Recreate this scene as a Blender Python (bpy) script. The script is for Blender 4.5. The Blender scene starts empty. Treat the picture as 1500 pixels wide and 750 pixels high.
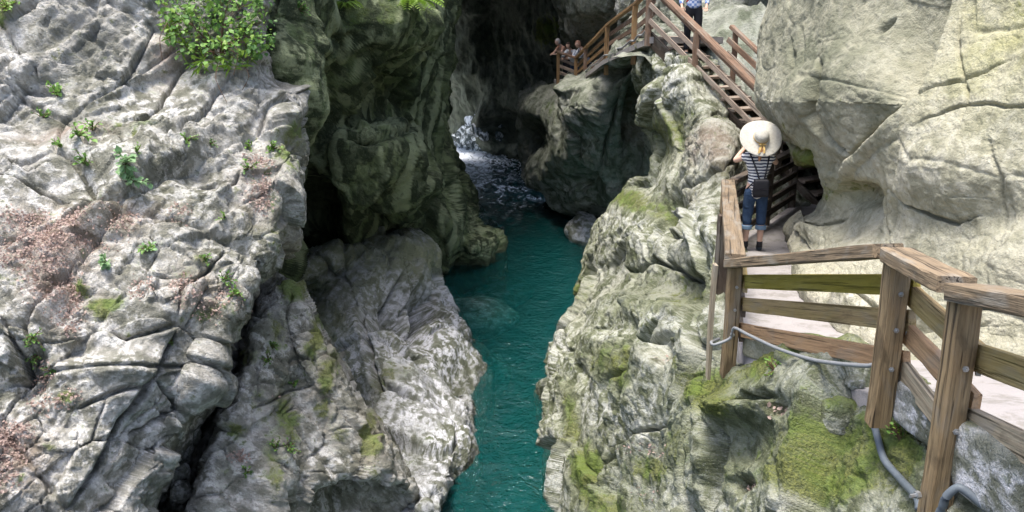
import bpy, bmesh, math, random
import numpy as np
from mathutils import Vector, Matrix

SC = bpy.context.scene
COL = SC.collection
R = math.radians
RES = 1.0

# ------------------------------------------------------------------ camera, sky, sun, exposure
PITCH = 16.0
CAM = np.array([0.0, 0.0, 8.0])
FPX = 1300.0
cd = bpy.data.cameras.new('camera')
cd.sensor_width = 36.0
cd.lens = 36.0 * FPX / 1500.0
cd.clip_start = 0.05
cd.clip_end = 500
cam = bpy.data.objects.new('camera', cd)
cam.location = CAM
cam.rotation_euler = (R(90 - PITCH), 0, 0)
COL.objects.link(cam)
SC.camera = cam

SUN_EL, SUN_AZ = 78.0, 238.0      # azimuth measured clockwise from +Y
world = bpy.data.worlds.new('World')
SC.world = world
world.use_nodes = True
wn = world.node_tree
sky = wn.nodes.new('ShaderNodeTexSky')
sky.sky_type = 'NISHITA'
sky.sun_disc = False
sky.sun_elevation = R(SUN_EL)
sky.sun_rotation = R(SUN_AZ)
sky.air_density = 1.0
sky.dust_density = 4.0
sky.ozone_density = 1.0
wn.links.new(sky.outputs[0], wn.nodes['Background'].inputs[0])
wn.nodes['Background'].inputs[1].default_value = 0.10

sl = bpy.data.lights.new('sun', 'SUN')
sl.energy = 1.5
sl.angle = R(18)
sl.color = (1.0, 0.97, 0.90)
sun = bpy.data.objects.new('sun', sl)
sun.rotation_euler = (R(90 - SUN_EL), 0, R(180 - SUN_AZ))
COL.objects.link(sun)

SC.view_settings.view_transform = 'Standard'
SC.view_settings.look = 'None'
SC.view_settings.gamma = 1.0
SC.view_settings.use_curve_mapping = False
SC.view_settings.exposure = 1.85

# ------------------------------------------------------------------ surveying helpers (photo bearings + distance -> place)
CT, ST = math.cos(R(PITCH)), math.sin(R(PITCH))
def ray(px, py):
    u = (px - 750.0) / FPX; v = (375.0 - py) / FPX
    return np.array([u, CT + v * ST, -ST + v * CT])
def P(px, py, Y):
    d = ray(px, py); return CAM + d * (Y / d[1])
def PZ(px, py, z):
    d = ray(px, py); return CAM + d * ((z - CAM[2]) / d[2])
def to_px(p):
    q = p - CAM
    dep = q[:, 1] * CT - q[:, 2] * ST
    up = q[:, 1] * ST + q[:, 2] * CT
    dep = np.where(dep < .2, .2, dep)
    return 750 + FPX * q[:, 0] / dep, 375 - FPX * up / dep

# ------------------------------------------------------------------ noise
def _h(ix, iy, iz, s):
    with np.errstate(over='ignore'):
        h = (ix.astype(np.uint32) * np.uint32(374761393) + iy.astype(np.uint32) * np.uint32(668265263)
             + iz.astype(np.uint32) * np.uint32(2147483647) + np.uint32(s) * np.uint32(3266489917))
        h = (h ^ (h >> np.uint32(13))) * np.uint32(1274126177)
        h = (h ^ (h >> np.uint32(16))) * np.uint32(2246822519)
        return h ^ (h >> np.uint32(13))
def _f(h):
    return (h & np.uint32(0xffffff)).astype(np.float32) / np.float32(0xffffff)
def perlin(p, seed=0):
    i = np.floor(p).astype(np.int64); f = (p - i).astype(np.float32)
    w = f * f * f * (f * (f * 6 - 15) + 10)
    out = np.zeros(len(p), np.float32)
    for dx in (0, 1):
        for dy in (0, 1):
            for dz in (0, 1):
                h = _h(i[:, 0] + dx, i[:, 1] + dy, i[:, 2] + dz, seed)
                gx = (h & np.uint32(1023)).astype(np.float32) / 511.5 - 1
                gy = ((h >> np.uint32(10)) & np.uint32(1023)).astype(np.float32) / 511.5 - 1
                gz = ((h >> np.uint32(20)) & np.uint32(1023)).astype(np.float32) / 511.5 - 1
                ww = (w[:, 0] if dx else 1 - w[:, 0]) * (w[:, 1] if dy else 1 - w[:, 1]) * (w[:, 2] if dz else 1 - w[:, 2])
                out += ww * (gx * (f[:, 0] - dx) + gy * (f[:, 1] - dy) + gz * (f[:, 2] - dz))
    return out * 1.2
def fbm(p, octv=4, gain=.5, seed=0):
    a = 1.0; s = np.zeros(len(p), np.float32); q = p.astype(np.float32)
    for k in range(octv):
        s += a * perlin(q, seed + k * 17); a *= gain; q = q * 2.03 + 11.7
    return s
def ridged(p, octv=4, gain=.55, seed=0):
    a = 1.0; s = np.zeros(len(p), np.float32); q = p.astype(np.float32)
    for k in range(octv):
        s += a * (1 - 2.2 * np.abs(perlin(q, seed + k * 31))); a *= gain; q = q * 2.07 + 5.1
    return s
def worley(p, seed=0):
    n = len(p); i = np.floor(p).astype(np.int64); f = (p - i).astype(np.float32)
    f1 = np.full(n, 9, np.float32); f2 = np.full(n, 9, np.float32)
    idh = np.zeros(n, np.uint32); off = np.zeros((n, 3), np.float32)
    for dx in (-1, 0, 1):
        for dy in (-1, 0, 1):
            for dz in (-1, 0, 1):
                h = _h(i[:, 0] + dx, i[:, 1] + dy, i[:, 2] + dz, seed)
                ox = dx + (h & np.uint32(1023)).astype(np.float32) / 1023 - f[:, 0]
                oy = dy + ((h >> np.uint32(10)) & np.uint32(1023)).astype(np.float32) / 1023 - f[:, 1]
                oz = dz + ((h >> np.uint32(20)) & np.uint32(1023)).astype(np.float32) / 1023 - f[:, 2]
                d = np.sqrt(ox * ox + oy * oy + oz * oz)
                near = d < f1
                f2 = np.where(near, f1, np.minimum(f2, d))
                f1 = np.where(near, d, f1)
                idh = np.where(near, h, idh)
                off[near] = -np.stack([ox, oy, oz], 1)[near]
    return f1, f2, idh, off
def rotm(ax, ay, az):
    return np.array(Matrix.Rotation(R(az), 3, 'Z') @ Matrix.Rotation(R(ay), 3, 'Y') @ Matrix.Rotation(R(ax), 3, 'X'))
def facet(p, size, rot=(0, 0, 0), tilt=.55, step=.35, crack=.25, cw=.06, seed=0, warp=.25, ew=.05):
    """broken rock: every cell of the fracture pattern is its own tilted plane with a joint around it"""
    sz = np.array(size if hasattr(size, '__len__') else (size,) * 3, np.float32)
    q = (p @ rotm(*rot).T) / sz
    if warp:
        q = q + warp * np.stack([perlin(q * .9 + 7, seed + 3), perlin(q * .9 + 37, seed + 4), perlin(q * .9 + 71, seed + 5)], 1)
    f1, f2, idh, off = worley(q, seed)
    g = _h(idh.astype(np.int64), idh.astype(np.int64) * 0, idh.astype(np.int64) * 0, seed + 9)
    rv = np.stack([_f(g), _f(g >> np.uint32(5)), _f(g * np.uint32(7919))], 1) * 2 - 1
    d = tilt * np.sum(rv * off, 1) + step * (_f(idh >> np.uint32(7)) - .5)
    e = f2 - f1
    edge = np.clip(e / ew, 0, 1)
    d = d * (edge * edge * (3 - 2 * edge))
    msk = np.clip(.5 + 1.6 * perlin(q * .8 + 19, seed + 6), 0, 1)      # only some joints have opened
    return d - crack * np.exp(-(e / cw) ** 2) - 1.6 * crack * msk * np.exp(-(e / (cw * .55)) ** 2)

# ------------------------------------------------------------------ mesh / object helpers
def mesh_obj(name, verts, faces, mat=None, parent=None, smooth=False):
    me = bpy.data.meshes.new(name)
    me.from_pydata([tuple(map(float, v)) for v in verts], [], faces)
    if smooth: me.polygons.foreach_set('use_smooth', [True] * len(me.polygons))
    me.update()
    o = bpy.data.objects.new(name, me); COL.objects.link(o)
    if mat: me.materials.append(mat)
    if parent: o.parent = parent
    return o
def tag(o, label=None, cat=None, group=None, kind=None):
    if label: o['label'] = label
    if cat: o['category'] = cat
    if group: o['group'] = group
    if kind: o['kind'] = kind
    return o
def empty(name, loc, label=None, cat=None, group=None):
    o = bpy.data.objects.new(name, None); COL.objects.link(o)
    o.location = tuple(map(float, loc)); o.empty_display_size = .2
    return tag(o, label, cat, group)
def copy_tree(o, parent=None):
    c = o.copy(); COL.objects.link(c); c.parent = parent
    for ch in list(o.children): copy_tree(ch, c)
    return c

def bspline(ctrl, t):
    """Catmull-Rom along axis 0 of ctrl (n,...) at parameters t in [0,n-1]"""
    n = len(ctrl); i = np.clip(np.floor(t).astype(int), 0, n - 2); f = (t - i)
    g = lambda k: ctrl[np.clip(k, 0, n - 1)]
    sh = (-1,) + (1,) * (ctrl.ndim - 1); f = f.reshape(sh)
    a, b, c, d = g(i - 1), g(i), g(i + 1), g(i + 2)
    cr = .5 * ((2 * b) + (c - a) * f + (2 * a - 5 * b + 4 * c - d) * f ** 2 + (3 * b - a - 3 * c + d) * f ** 3)
    li = b + (c - b) * f
    return .72 * cr + .28 * li
def seg_dist(x, y, poly):
    best = np.full(len(x), 1e9); sgn = np.ones(len(x)); par = np.zeros(len(x)); k = 0; n = len(poly) - 1
    for (x0, y0), (x1, y1) in zip(poly[:-1], poly[1:]):
        dx, dy = x1 - x0, y1 - y0; L2 = dx * dx + dy * dy + 1e-9
        t = np.clip(((x - x0) * dx + (y - y0) * dy) / L2, 0, 1)
        d = np.hypot(x - x0 - t * dx, y - y0 - t * dy)
        s = np.sign(dx * (y - y0) - dy * (x - x0))
        m = d < best; best = np.where(m, d, best); sgn = np.where(m, s, sgn); par = np.where(m, (k + t) / n, par); k += 1
    return best, sgn, par
def grid_normals(g):
    du = np.gradient(g, axis=1); dv = np.gradient(g, axis=0)
    n = np.cross(dv, du); n /= (np.linalg.norm(n, axis=2, keepdims=True) + 1e-9)
    return n
SURF = {}
def rock_attrs(me, p, sc, strot=None):
    p = p.astype(np.float32) * sc
    w = np.stack([perlin(p * 1.1 + 3, 401), perlin(p * 1.1 + 13, 402), perlin(p * 1.1 + 23, 403)], 1)
    vals = dict(nb=.5 + .42 * fbm(p * .45, 4, .6, 411), nm=.5 + .36 * fbm(p * 2.2 + .3 * w, 6, .64, 413), nl=.5 + .34 * fbm(p * 5 + .7 * w, 5, .7, 415))
    if strot:
        q = (p / sc) @ rotm(*strot).T
        vals['ns'] = .5 + .38 * fbm(q * np.array([3.2, 3.2, .28]) + .35 * w, 5, .65, 417); vals['nt'] = .5 + .38 * fbm(q * np.array([2.1, 2.1, .2]) + .3 * w, 5, .65, 419)
    for k, v in vals.items():
        at = me.attributes.new(k, 'FLOAT', 'POINT'); at.data.foreach_set('value', v.astype(np.float32))
def rock_mass(name, rows, res, disp, mat, cracks=(), dents=(), paint=None, flip=False, mossk=1.0):
    """rows: control points (bearing px, py, distance Y) or (px, py, None, z); lofted, then broken up by disp()"""
    C = np.array([[PZ(c[0], c[1], c[3]) if c[2] is None else P(*c[:3]) for c in r] for r in rows])
    nv, nu = int(res[0] * RES), int(res[1] * RES)
    # spread the samples by the mean size of the spans
    def params(C, n):
        L = np.linalg.norm(np.diff(C, axis=0), axis=2)
        W = np.linalg.norm(.5 * (C[1:] + C[:-1]) - CAM, axis=2)
        sh = C.shape[:2]; ax, ay = to_px(C.reshape(-1, 3)); inn = ((ax > -60) & (ax < 1560) & (ay > -60) & (ay < 810)).reshape(sh)
        seen = (inn[1:] | inn[:-1]).any(1)
        w = np.maximum((L / W).mean(1), 1e-3) ** .8 * np.where(seen, 1, .3)      # fewer samples where the survey is coarse
        s = np.concatenate([[0], np.cumsum(w)]); s /= s[-1]
        return np.interp(np.linspace(0, 1, n), s, np.arange(len(s)))
    G = bspline(C, params(C, nv))
    G = np.swapaxes(bspline(np.swapaxes(G, 0, 1), params(np.swapaxes(C, 0, 1), nu)), 0, 1)
    N = grid_normals(G)
    if flip: N = -N
    p = G.reshape(-1, 3); n = N.reshape(-1, 3)
    px, py = to_px(p)
    wx = px + 7 * perlin(p * 1.3, 91) + 3 * perlin(p * 5.1, 92); wy = py + 7 * perlin(p * 1.3, 93) + 3 * perlin(p * 5.1, 94)
    d = disp(p); d = d - np.median(d)
    dist = np.linalg.norm(p - CAM, axis=1); ppm = FPX / dist     # pixels per metre
    for ck in cracks:
        poly, w, dep = ck[0], ck[1], ck[2]
        ds, sg, par = seg_dist(wx, wy, poly)
        tap = np.clip(np.minimum(par, 1 - par) * 3.2, 0.02, 1) ** .7; ww = w * (.35 + .65 * tap) * (1 + .45 * perlin(p * 2.3, 95))
        d = d - dep * tap * np.exp(-(ds / ww) ** 2)
        if len(ck) > 3:
            d = d + ck[3] * tap * np.where(sg > 0, 1, 0) * np.exp(-(ds / ck[4]) ** 2) * np.clip(ds / w, 0, 1)
    for (x, y, rx, ry, a) in dents:
        d = d + a * np.exp(-(((wx - x) / rx) ** 2 + ((wy - y) / ry) ** 2) ** 1.5)
    mo = np.zeros(len(p))
    if paint and 'moss' in paint: paint = dict(paint, moss=[(x, y, rx, ry, a * mossk) for (x, y, rx, ry, a) in paint['moss']])
    for (x, y, rx, ry, a) in (paint or {}).get('moss', ()): mo += a * np.exp(-(((wx - x) / rx) ** 2 + ((wy - y) / ry) ** 2))
    d = d + np.clip(mo, 0, 1) * (.03 + .03 * fbm(p * 9, 3, .6, 97) + .025 * fbm(p * 24, 2, .6, 98))          # moss cushions stand proud
    p2 = p + n * d[:, None]
    ii = np.arange(nv * nu).reshape(nv, nu)
    q = np.stack([ii[:-1, :-1], ii[1:, :-1], ii[1:, 1:], ii[:-1, 1:]], 2).reshape(-1, 4)
    if flip: q = q[:, ::-1]
    me = bpy.data.meshes.new(name)
    me.vertices.add(len(p2)); me.vertices.foreach_set('co', p2.astype(np.float32).ravel())
    me.loops.add(q.size); me.loops.foreach_set('vertex_index', q.astype(np.int32).ravel())
    me.polygons.add(len(q)); me.polygons.foreach_set('loop_start', np.arange(0, q.size, 4, dtype=np.int32))
    me.polygons.foreach_set('use_smooth', np.ones(len(q), bool))
    me.update(calc_edges=True)
    nn = grid_normals(p2.reshape(nv, nu, 3)).reshape(-1, 3)
    if flip: nn = -nn
    masks = dict(moss=np.zeros(len(p)), pale=np.zeros(len(p)), warm=np.zeros(len(p)), damp_shade=np.zeros(len(p)), litter=np.zeros(len(p)))
    for k, bl in (paint or {}).items():
        for (x, y, rx, ry, a) in bl:
            masks[k] += a * np.exp(-(((wx - x) / rx) ** 2 + ((wy - y) / ry) ** 2))
    masks['damp_shade'] = masks['damp_shade'] + .75 * np.clip(1 - (p2[:, 2] - .08 + .12 * perlin(p2 * 1.7, 99)) / .22, 0, 1)      # wetted band along the waterline
    for k in ('moss', 'pale', 'warm', 'damp_shade'):
        at = me.attributes.new(k, 'FLOAT', 'POINT'); at.data.foreach_set('value', np.clip(masks[k], -1, 2).astype(np.float32))
    if 'sc' in mat: rock_attrs(me, p2, mat['sc'], tuple(mat['strot']) if mat['streak'] else None)
    me.materials.append(mat)
    o = bpy.data.objects.new(name, me); COL.objects.link(o); o['kind'] = 'structure'
    qx, qy = to_px(p2)
    SURF[name] = dict(p=p2, n=nn, px=qx, py=qy, litter=masks['litter'], dist=dist)
    return o
def on_rock(name, px, py, maxd=40):
    S = SURF[name]
    m = (S['px'] - px) ** 2 + (S['py'] - py) ** 2
    near = np.where(m < max(16, m.min() * 4))[0]
    k = near[np.argmin(S['dist'][near])]
    return S['p'][k], S['n'][k]

# ------------------------------------------------------------------ materials
class NT:
    def __init__(self, name):
        self.m = bpy.data.materials.new(name); self.m.use_nodes = True
        self.t = self.m.node_tree; self.b = self.t.nodes['Principled BSDF']; self.out = self.t.nodes['Material Output']
        self.tc = self.t.nodes.new('ShaderNodeTexCoord')
    def set(self, sock, v):
        if isinstance(v, bpy.types.NodeSocket): self.t.links.new(v, sock)
        elif isinstance(v, (tuple, list)) and len(v) == 3 and sock.type == 'RGBA': sock.default_value = (*v, 1)
        else: sock.default_value = v
    def coord(self, scale=(1, 1, 1), rot=(0, 0, 0), src='Object'):
        mp = self.t.nodes.new('ShaderNodeMapping'); self.t.links.new(self.tc.outputs[src], mp.inputs[0])
        mp.inputs['Scale'].default_value = scale; mp.inputs['Rotation'].default_value = tuple(R(a) for a in rot)
        return mp.outputs[0]
    def noise(self, scale, detail=5, rough=.55, vec=None, dist=0.0):
        n = self.t.nodes.new('ShaderNodeTexNoise'); n.inputs['Scale'].default_value = scale
        n.inputs['Detail'].default_value = detail; n.inputs['Roughness'].default_value = rough; n.inputs['Distortion'].default_value = dist
        self.t.links.new(vec if vec else self.tc.outputs['Object'], n.inputs['Vector']); return n.outputs['Fac']
    def voro(self, scale, feature='F1', vec=None, out='Distance'):
        n = self.t.nodes.new('ShaderNodeTexVoronoi'); n.feature = feature; n.inputs['Scale'].default_value = scale
        self.t.links.new(vec if vec else self.tc.outputs['Object'], n.inputs['Vector']); return n.outputs[out]
    def ramp(self, v, lo, hi, a=0.0, b=1.0):
        n = self.t.nodes.new('ShaderNodeMapRange'); n.interpolation_type = 'SMOOTHSTEP'; self.set(n.inputs[0], v)
        for k, x in zip((1, 2, 3, 4), (lo, hi, a, b)): n.inputs[k].default_value = x
        return n.outputs[0]
    def math(self, op, a, b=0.0, c=0.0):
        n = self.t.nodes.new('ShaderNodeMath'); n.operation = op
        self.set(n.inputs[0], a); self.set(n.inputs[1], b); self.set(n.inputs[2], c); return n.outputs[0]
    def mix(self, f, a, b, mode='MIX'):
        n = self.t.nodes.new('ShaderNodeMix'); n.data_type = 'RGBA'; n.blend_type = mode; n.clamp_factor = True
        self.set(n.inputs[0], f); self.set(n.inputs[6], a); self.set(n.inputs[7], b); return n.outputs[2]
    def attr(self, name):
        n = self.t.nodes.new('ShaderNodeAttribute'); n.attribute_name = name; return n.outputs['Fac']
    def bump(self, h, strength=.5, dist=.02, normal=None):
        n = self.t.nodes.new('ShaderNodeBump'); n.inputs['Strength'].default_value = strength; n.inputs['Distance'].default_value = dist
        self.set(n.inputs['Height'], h)
        if normal: self.t.links.new(normal, n.inputs['Normal'])
        return n.outputs[0]
    def rand(self):
        n = self.t.nodes.new('ShaderNodeObjectInfo'); return n.outputs['Random']
    def done(self, col, rough=.8, normal=None, spec=.3):
        self.set(self.b.inputs['Base Color'], col); self.set(self.b.inputs['Roughness'], rough)
        self.b.inputs['Specular IOR Level'].default_value = spec
        if normal: self.t.links.new(normal, self.b.inputs['Normal'])
        return self.m

def rock_mat(name, c1, c2, c3, pale, warm=(.30, .22, .12), mosscol=((.07, .085, .015), (.17, .18, .035)), palef=.5, streak=0.0,
             strot=(0, 0, 0), mossf=0.0, damp_shade_col=(.05, .055, .03), sc=1.0, bump=1.0, pits=.5, rough=.85, strat=0.0, dark=1.0):
    t = NT(name); t.m['sc'] = sc; t.m['strot'] = strot; t.m['streak'] = streak
    big = t.attr('nb'); mid = t.attr('nm'); blot = t.attr('nl'); fine = t.noise(11 * sc, 6, .7); vf = t.noise(48 * sc, 2, .6)
    col = t.mix(t.ramp(big, .38, .62), c1, c2)
    col = t.mix(t.math('MULTIPLY', t.ramp(mid, .47, .62), .85 * dark), col, c3)
    col = t.mix(t.math('MULTIPLY', t.ramp(blot, .45, .33), .6 * dark), col, tuple(x * .8 for x in c3))
    if streak:
        st = t.attr('ns')
        col = t.mix(t.math('MULTIPLY', t.ramp(st, .44, .57), streak), col, c3)
        st2 = t.attr('nt')
        col = t.mix(t.math('MULTIPLY', t.ramp(st2, .52, .66), streak * .75), col, pale)
    pf = t.math('MULTIPLY', t.ramp(t.math('ADD', blot, t.math('MULTIPLY', t.math('SUBTRACT', fine, .5), .5)), .44, .64), t.math('ADD', t.attr('pale'), palef))
    pf = t.math('MULTIPLY', pf, t.ramp(fine, .36, .56, .35, 1.0))
    col = t.mix(pf, col, pale)
    col = t.mix(t.math('MULTIPLY', t.math('MULTIPLY', t.attr('warm'), t.ramp(mid, .3, .6, .45, 1.)), 1.0), col, warm)
    # dark lichen specks and pits
    sp = t.math('MULTIPLY', t.ramp(fine, .55, .66), pits)
    col = t.mix(sp, col, tuple(x * .42 for x in c3))
    vs = t.ramp(vf, .60, .72); col = t.mix(t.math('MULTIPLY', vs, .22), col, tuple(x * .4 for x in c3))
    vs2 = t.ramp(vf, .40, .28); col = t.mix(t.math('MULTIPLY', vs2, .22), col, tuple(min(1, x * 1.15) for x in pale))
    col = t.mix(t.math('MULTIPLY', t.attr('damp_shade'), t.ramp(mid, .25, .6, .5, 1.)), col, damp_shade_col)  # wet rock and painted shade share this mask
    # hairline joints
    ve = t.voro(1.5 * sc, 'DISTANCE_TO_EDGE', vec=t.coord((1, 1, 1.6), (25, 30, 15)))
    wob = t.math('ADD', ve, t.math('MULTIPLY', t.math('SUBTRACT', fine, .5), .16))
    hair = t.ramp(wob, .0, .022, 1.0, 0.0)
    hair = t.math('MULTIPLY', hair, t.ramp(big, .48, .6))
    col = t.mix(t.math('MULTIPLY', hair, .55 * strat + .2), col, tuple(x * .3 for x in c3))
    # moss
    mn = t.math('ADD', t.math('MULTIPLY', t.math('SUBTRACT', blot, .5), 1.1), t.math('MULTIPLY', t.math('SUBTRACT', fine, .5), .9))
    mm = t.ramp(t.math('ADD', t.math('ADD', t.attr('moss'), mossf), mn), .32, .72)
    mcol = t.mix(t.ramp(vf, .35, .65), mosscol[0], mosscol[1])
    mcol = t.mix(t.ramp(mid, .45, .65, 0, .6), mcol, (mosscol[1][0] * .75, mosscol[1][1] * 1.05, mosscol[1][2] * .8))
    col = t.mix(t.math('MULTIPLY', mm, .9), col, mcol)
    h = t.math('ADD', t.math('MULTIPLY', fine, .6), t.math('MULTIPLY', vf, .16))
    nrm = t.bump(h, 1.0, .12 * bump / sc)
    return t.done(col, rough, nrm, .25)

# ================================================================== ROCK
M_left = rock_mat('limestone_pale_left', (.375, .36, .325), (.255, .25, .205), (.115, .118, .08), (.72, .70, .67), palef=.66, mossf=.19, dark=.62, mosscol=((.085, .10, .02), (.17, .19, .05)), strat=.6, warm=(.40, .27, .21))  # pale grey rock colour of the left cliff
M_dark = rock_mat('limestone_algae_shaded_wall', (.15, .185, .085), (.10, .135, .058), (.034, .046, .022), (.34, .38, .22), palef=.15, streak=.95, strot=(18, -10, 0),  # algae green, with the gorge shade put into a low base colour
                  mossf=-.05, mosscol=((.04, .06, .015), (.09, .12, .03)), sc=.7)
M_bould = rock_mat('limestone_waterworn', (.33, .335, .32), (.225, .235, .185), (.11, .118, .075), (.72, .72, .76), palef=.65, dark=.8, mossf=.08, sc=1.1, strat=.4,
                   mosscol=((.06, .07, .02), (.13, .14, .04)), warm=(.24, .25, .15))
M_prom = rock_mat('limestone_promontory', (.33, .335, .265), (.22, .235, .15), (.095, .108, .055), (.64, .64, .60), palef=.45, mossf=.19, sc=1.15, strat=.5, warm=(.22, .16, .13),
                  mosscol=((.07, .085, .018), (.165, .18, .04)), bump=1.0)
M_smooth = rock_mat('limestone_smooth_wall', (.44, .415, .315), (.365, .35, .26), (.245, .24, .17), (.58, .555, .46), palef=.3, sc=1.15, strat=.15, pits=.4, bump=.75, dark=.6,
                    warm=(.34, .33, .12), damp_shade_col=(.17, .175, .12))
M_far = rock_mat('limestone_scalloped', (.33, .34, .28), (.24, .26, .195), (.11, .125, .085), (.50, .50, .46), palef=.3, streak=.3, sc=.6, mosscol=((.05, .07, .02), (.11, .14, .04)))
M_cave = rock_mat('limestone_cave_shaded', (.11, .125, .09), (.08, .092, .06), (.035, .042, .028), (.22, .23, .18), palef=.1, streak=.4, sc=.5)  # cave gloom put into a darker base colour

def saw(p, dirv, period, seed, sharp=.16, warp=.35):
    # bedding: tilted layers that break off in steps
    d = np.array(dirv, float); d /= np.linalg.norm(d)
    t = (p @ d) / period + warp * fbm(p * .7 / period * .5, 3, .5, seed)
    f = t - np.floor(t); h = _f(_h(np.floor(t).astype(np.int64), np.zeros(len(p), np.int64), np.zeros(len(p), np.int64), seed))
    return (np.where(f < 1 - sharp, f / (1 - sharp), (1 - f) / sharp) - .5) * (.4 + 1.1 * h)
def d_fract(p):
    a = np.clip(.5 + 1.1 * fbm(p * .45, 2, .5, 8), 0, 1); b = np.clip(.5 + 1.3 * fbm(p * .8, 2, .5, 9), 0, 1)
    return (facet(p, (3.0, 2.2, 1.5), (15, 38, 20), .8, .2, .10, .025, 11, .25, .26) * .55
            + facet(p, (1.25, .9, .55), (15, 38, 20), .9, .7, .14, .03, 23, .25, .04) * .21 * (.25 + a)
            + facet(p, (.5, .38, .22), (12, 38, 20), .9, .7, .2, .045, 31, .25, .04) * .085 * (.1 + b)
            + facet(p, (.2, .16, .1), (12, 38, 20), .8, .6, .2, .08, 33, .25) * .034 * b
            + saw(p, (.42, .25, .87), .85, 45) * .085 * a + saw(p, (.5, .2, .84), .24, 46) * .035 * b
            + .05 * fbm(p * 1.1, 4, .5, 41) + .022 * fbm(p * 7, 3, .6, 43))
def d_wedge(p):
    b = np.clip(.5 + 1.3 * fbm(p * .8, 2, .5, 50), 0, 1)
    return (facet(p, (1.6, 1.1, 1.3), (10, 55, 10), .75, .5, .12, .03, 51, .3) * .24
            + facet(p, (.6, .35, .5), (10, 55, 10), .75, .6, .2, .04, 53, .3) * .13 + facet(p, (.22, .15, .2), (10, 55, 10), .75, .6, .2, .07, 54, .3) * .045 * b
            + saw(p, (.75, -.3, .6), .5, 58) * .06 + .02 * ridged(p * 1.6, 4, .5, 55) + .02 * fbm(p * 7, 3, .6, 57))
def d_wall(p):
    q = p @ rotm(16, -14, 0).T * np.array([1, 1, .15])
    return (.62 * ridged(q * .5, 2, .45, 61) + saw(p, (.85, .45, .28), 1.5, 68, .45, .6) * .30 + saw(p, (.8, .5, .33), .5, 69, .45, .6) * .07
            + facet(p, (1.8, 1.5, 2.4), (10, 25, 0), .7, .4, .12, .03, 64, .4, .12) * .26
            + .08 * ridged(q * 1.9, 3, .5, 65) + .03 * fbm(p * 3.5, 4, .6, 67))
def d_bould(p):
    a = np.clip(.5 + 1.2 * fbm(p * .5, 2, .5, 70), 0, 1)
    return (facet(p, (1.7, 1.4, 2.4), (20, 25, 30), .75, .5, .10, .03, 71, .4) * .40
            + facet(p, (.6, .5, .85), (20, 30, 30), .7, .4, .12, .04, 73, .4) * .12 * a
            + facet(p, (.22, .2, .3), (20, 30, 30), .7, .5, .2, .07, 74, .4) * .05 * a
            + saw(p, (-.5, -.3, .8), .6, 78) * .07 + .05 * ridged(p * 1.5, 4, .55, 75) + .022 * fbm(p * 6, 4, .65, 77))
def d_prom(p):
    a = np.clip(.5 + 1.2 * fbm(p * .4, 2, .5, 80), 0, 1)
    return (facet(p, (2.2, 1.6, 2.0), (25, 30, -20), .75, .5, .10, .03, 81, .4) * .36
            + facet(p, (.8, .55, .7), (25, 30, -20), .7, .45, .15, .04, 83, .4, .08) * .10 * (.15 + a)
            + facet(p, (.3, .2, .24), (25, 30, -20), .8, .6, .25, .07, 84, .35) * .036 * (.1 + a)
            + saw(p, (.55, .35, .75), .62, 88, .2, .7) * .05 * a + .055 * ridged(p * 1.1, 4, .5, 85) + .018 * fbm(p * 7, 4, .65, 87))
def d_smooth(p):
    q = p @ rotm(0, 25, 0).T
    return (.24 * fbm(q * .45, 3, .45, 101) + .028 * ridged(p * 1.1, 3, .5, 103) + .014 * fbm(p * 6, 4, .6, 105)
            + facet(p, (1.7, 1.5, 1.3), (0, 25, 10), .5, .25, .35, .025, 107, .5) * .035 + facet(p, (.5, .5, .3), (0, 30, 10), .6, .4, .3, .04, 108, .5) * .014 + .008 * fbm(p * 18, 3, .6, 109))
def d_scal(p):
    f1, f2, _, _ = worley(p * np.array([.42, .42, .34]) + .35 * np.stack([perlin(p * .5, 1), perlin(p * .5, 2), perlin(p * .5, 3)], 1), 111)
    g1, g2, _, _ = worley(p * np.array([1.1, 1.1, .8]), 113)
    return -.8 * (f1 - .5) * 1.0 - .18 * (g1 - .5) + facet(p, (1.6, 1.3, 1.8), (20, 25, 10), .6, .4, .12, .03, 118, .4) * .22 + .15 * ridged(p * .9, 4, .55, 115) + .04 * fbm(p * 4, 3, .6, 117)

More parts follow.
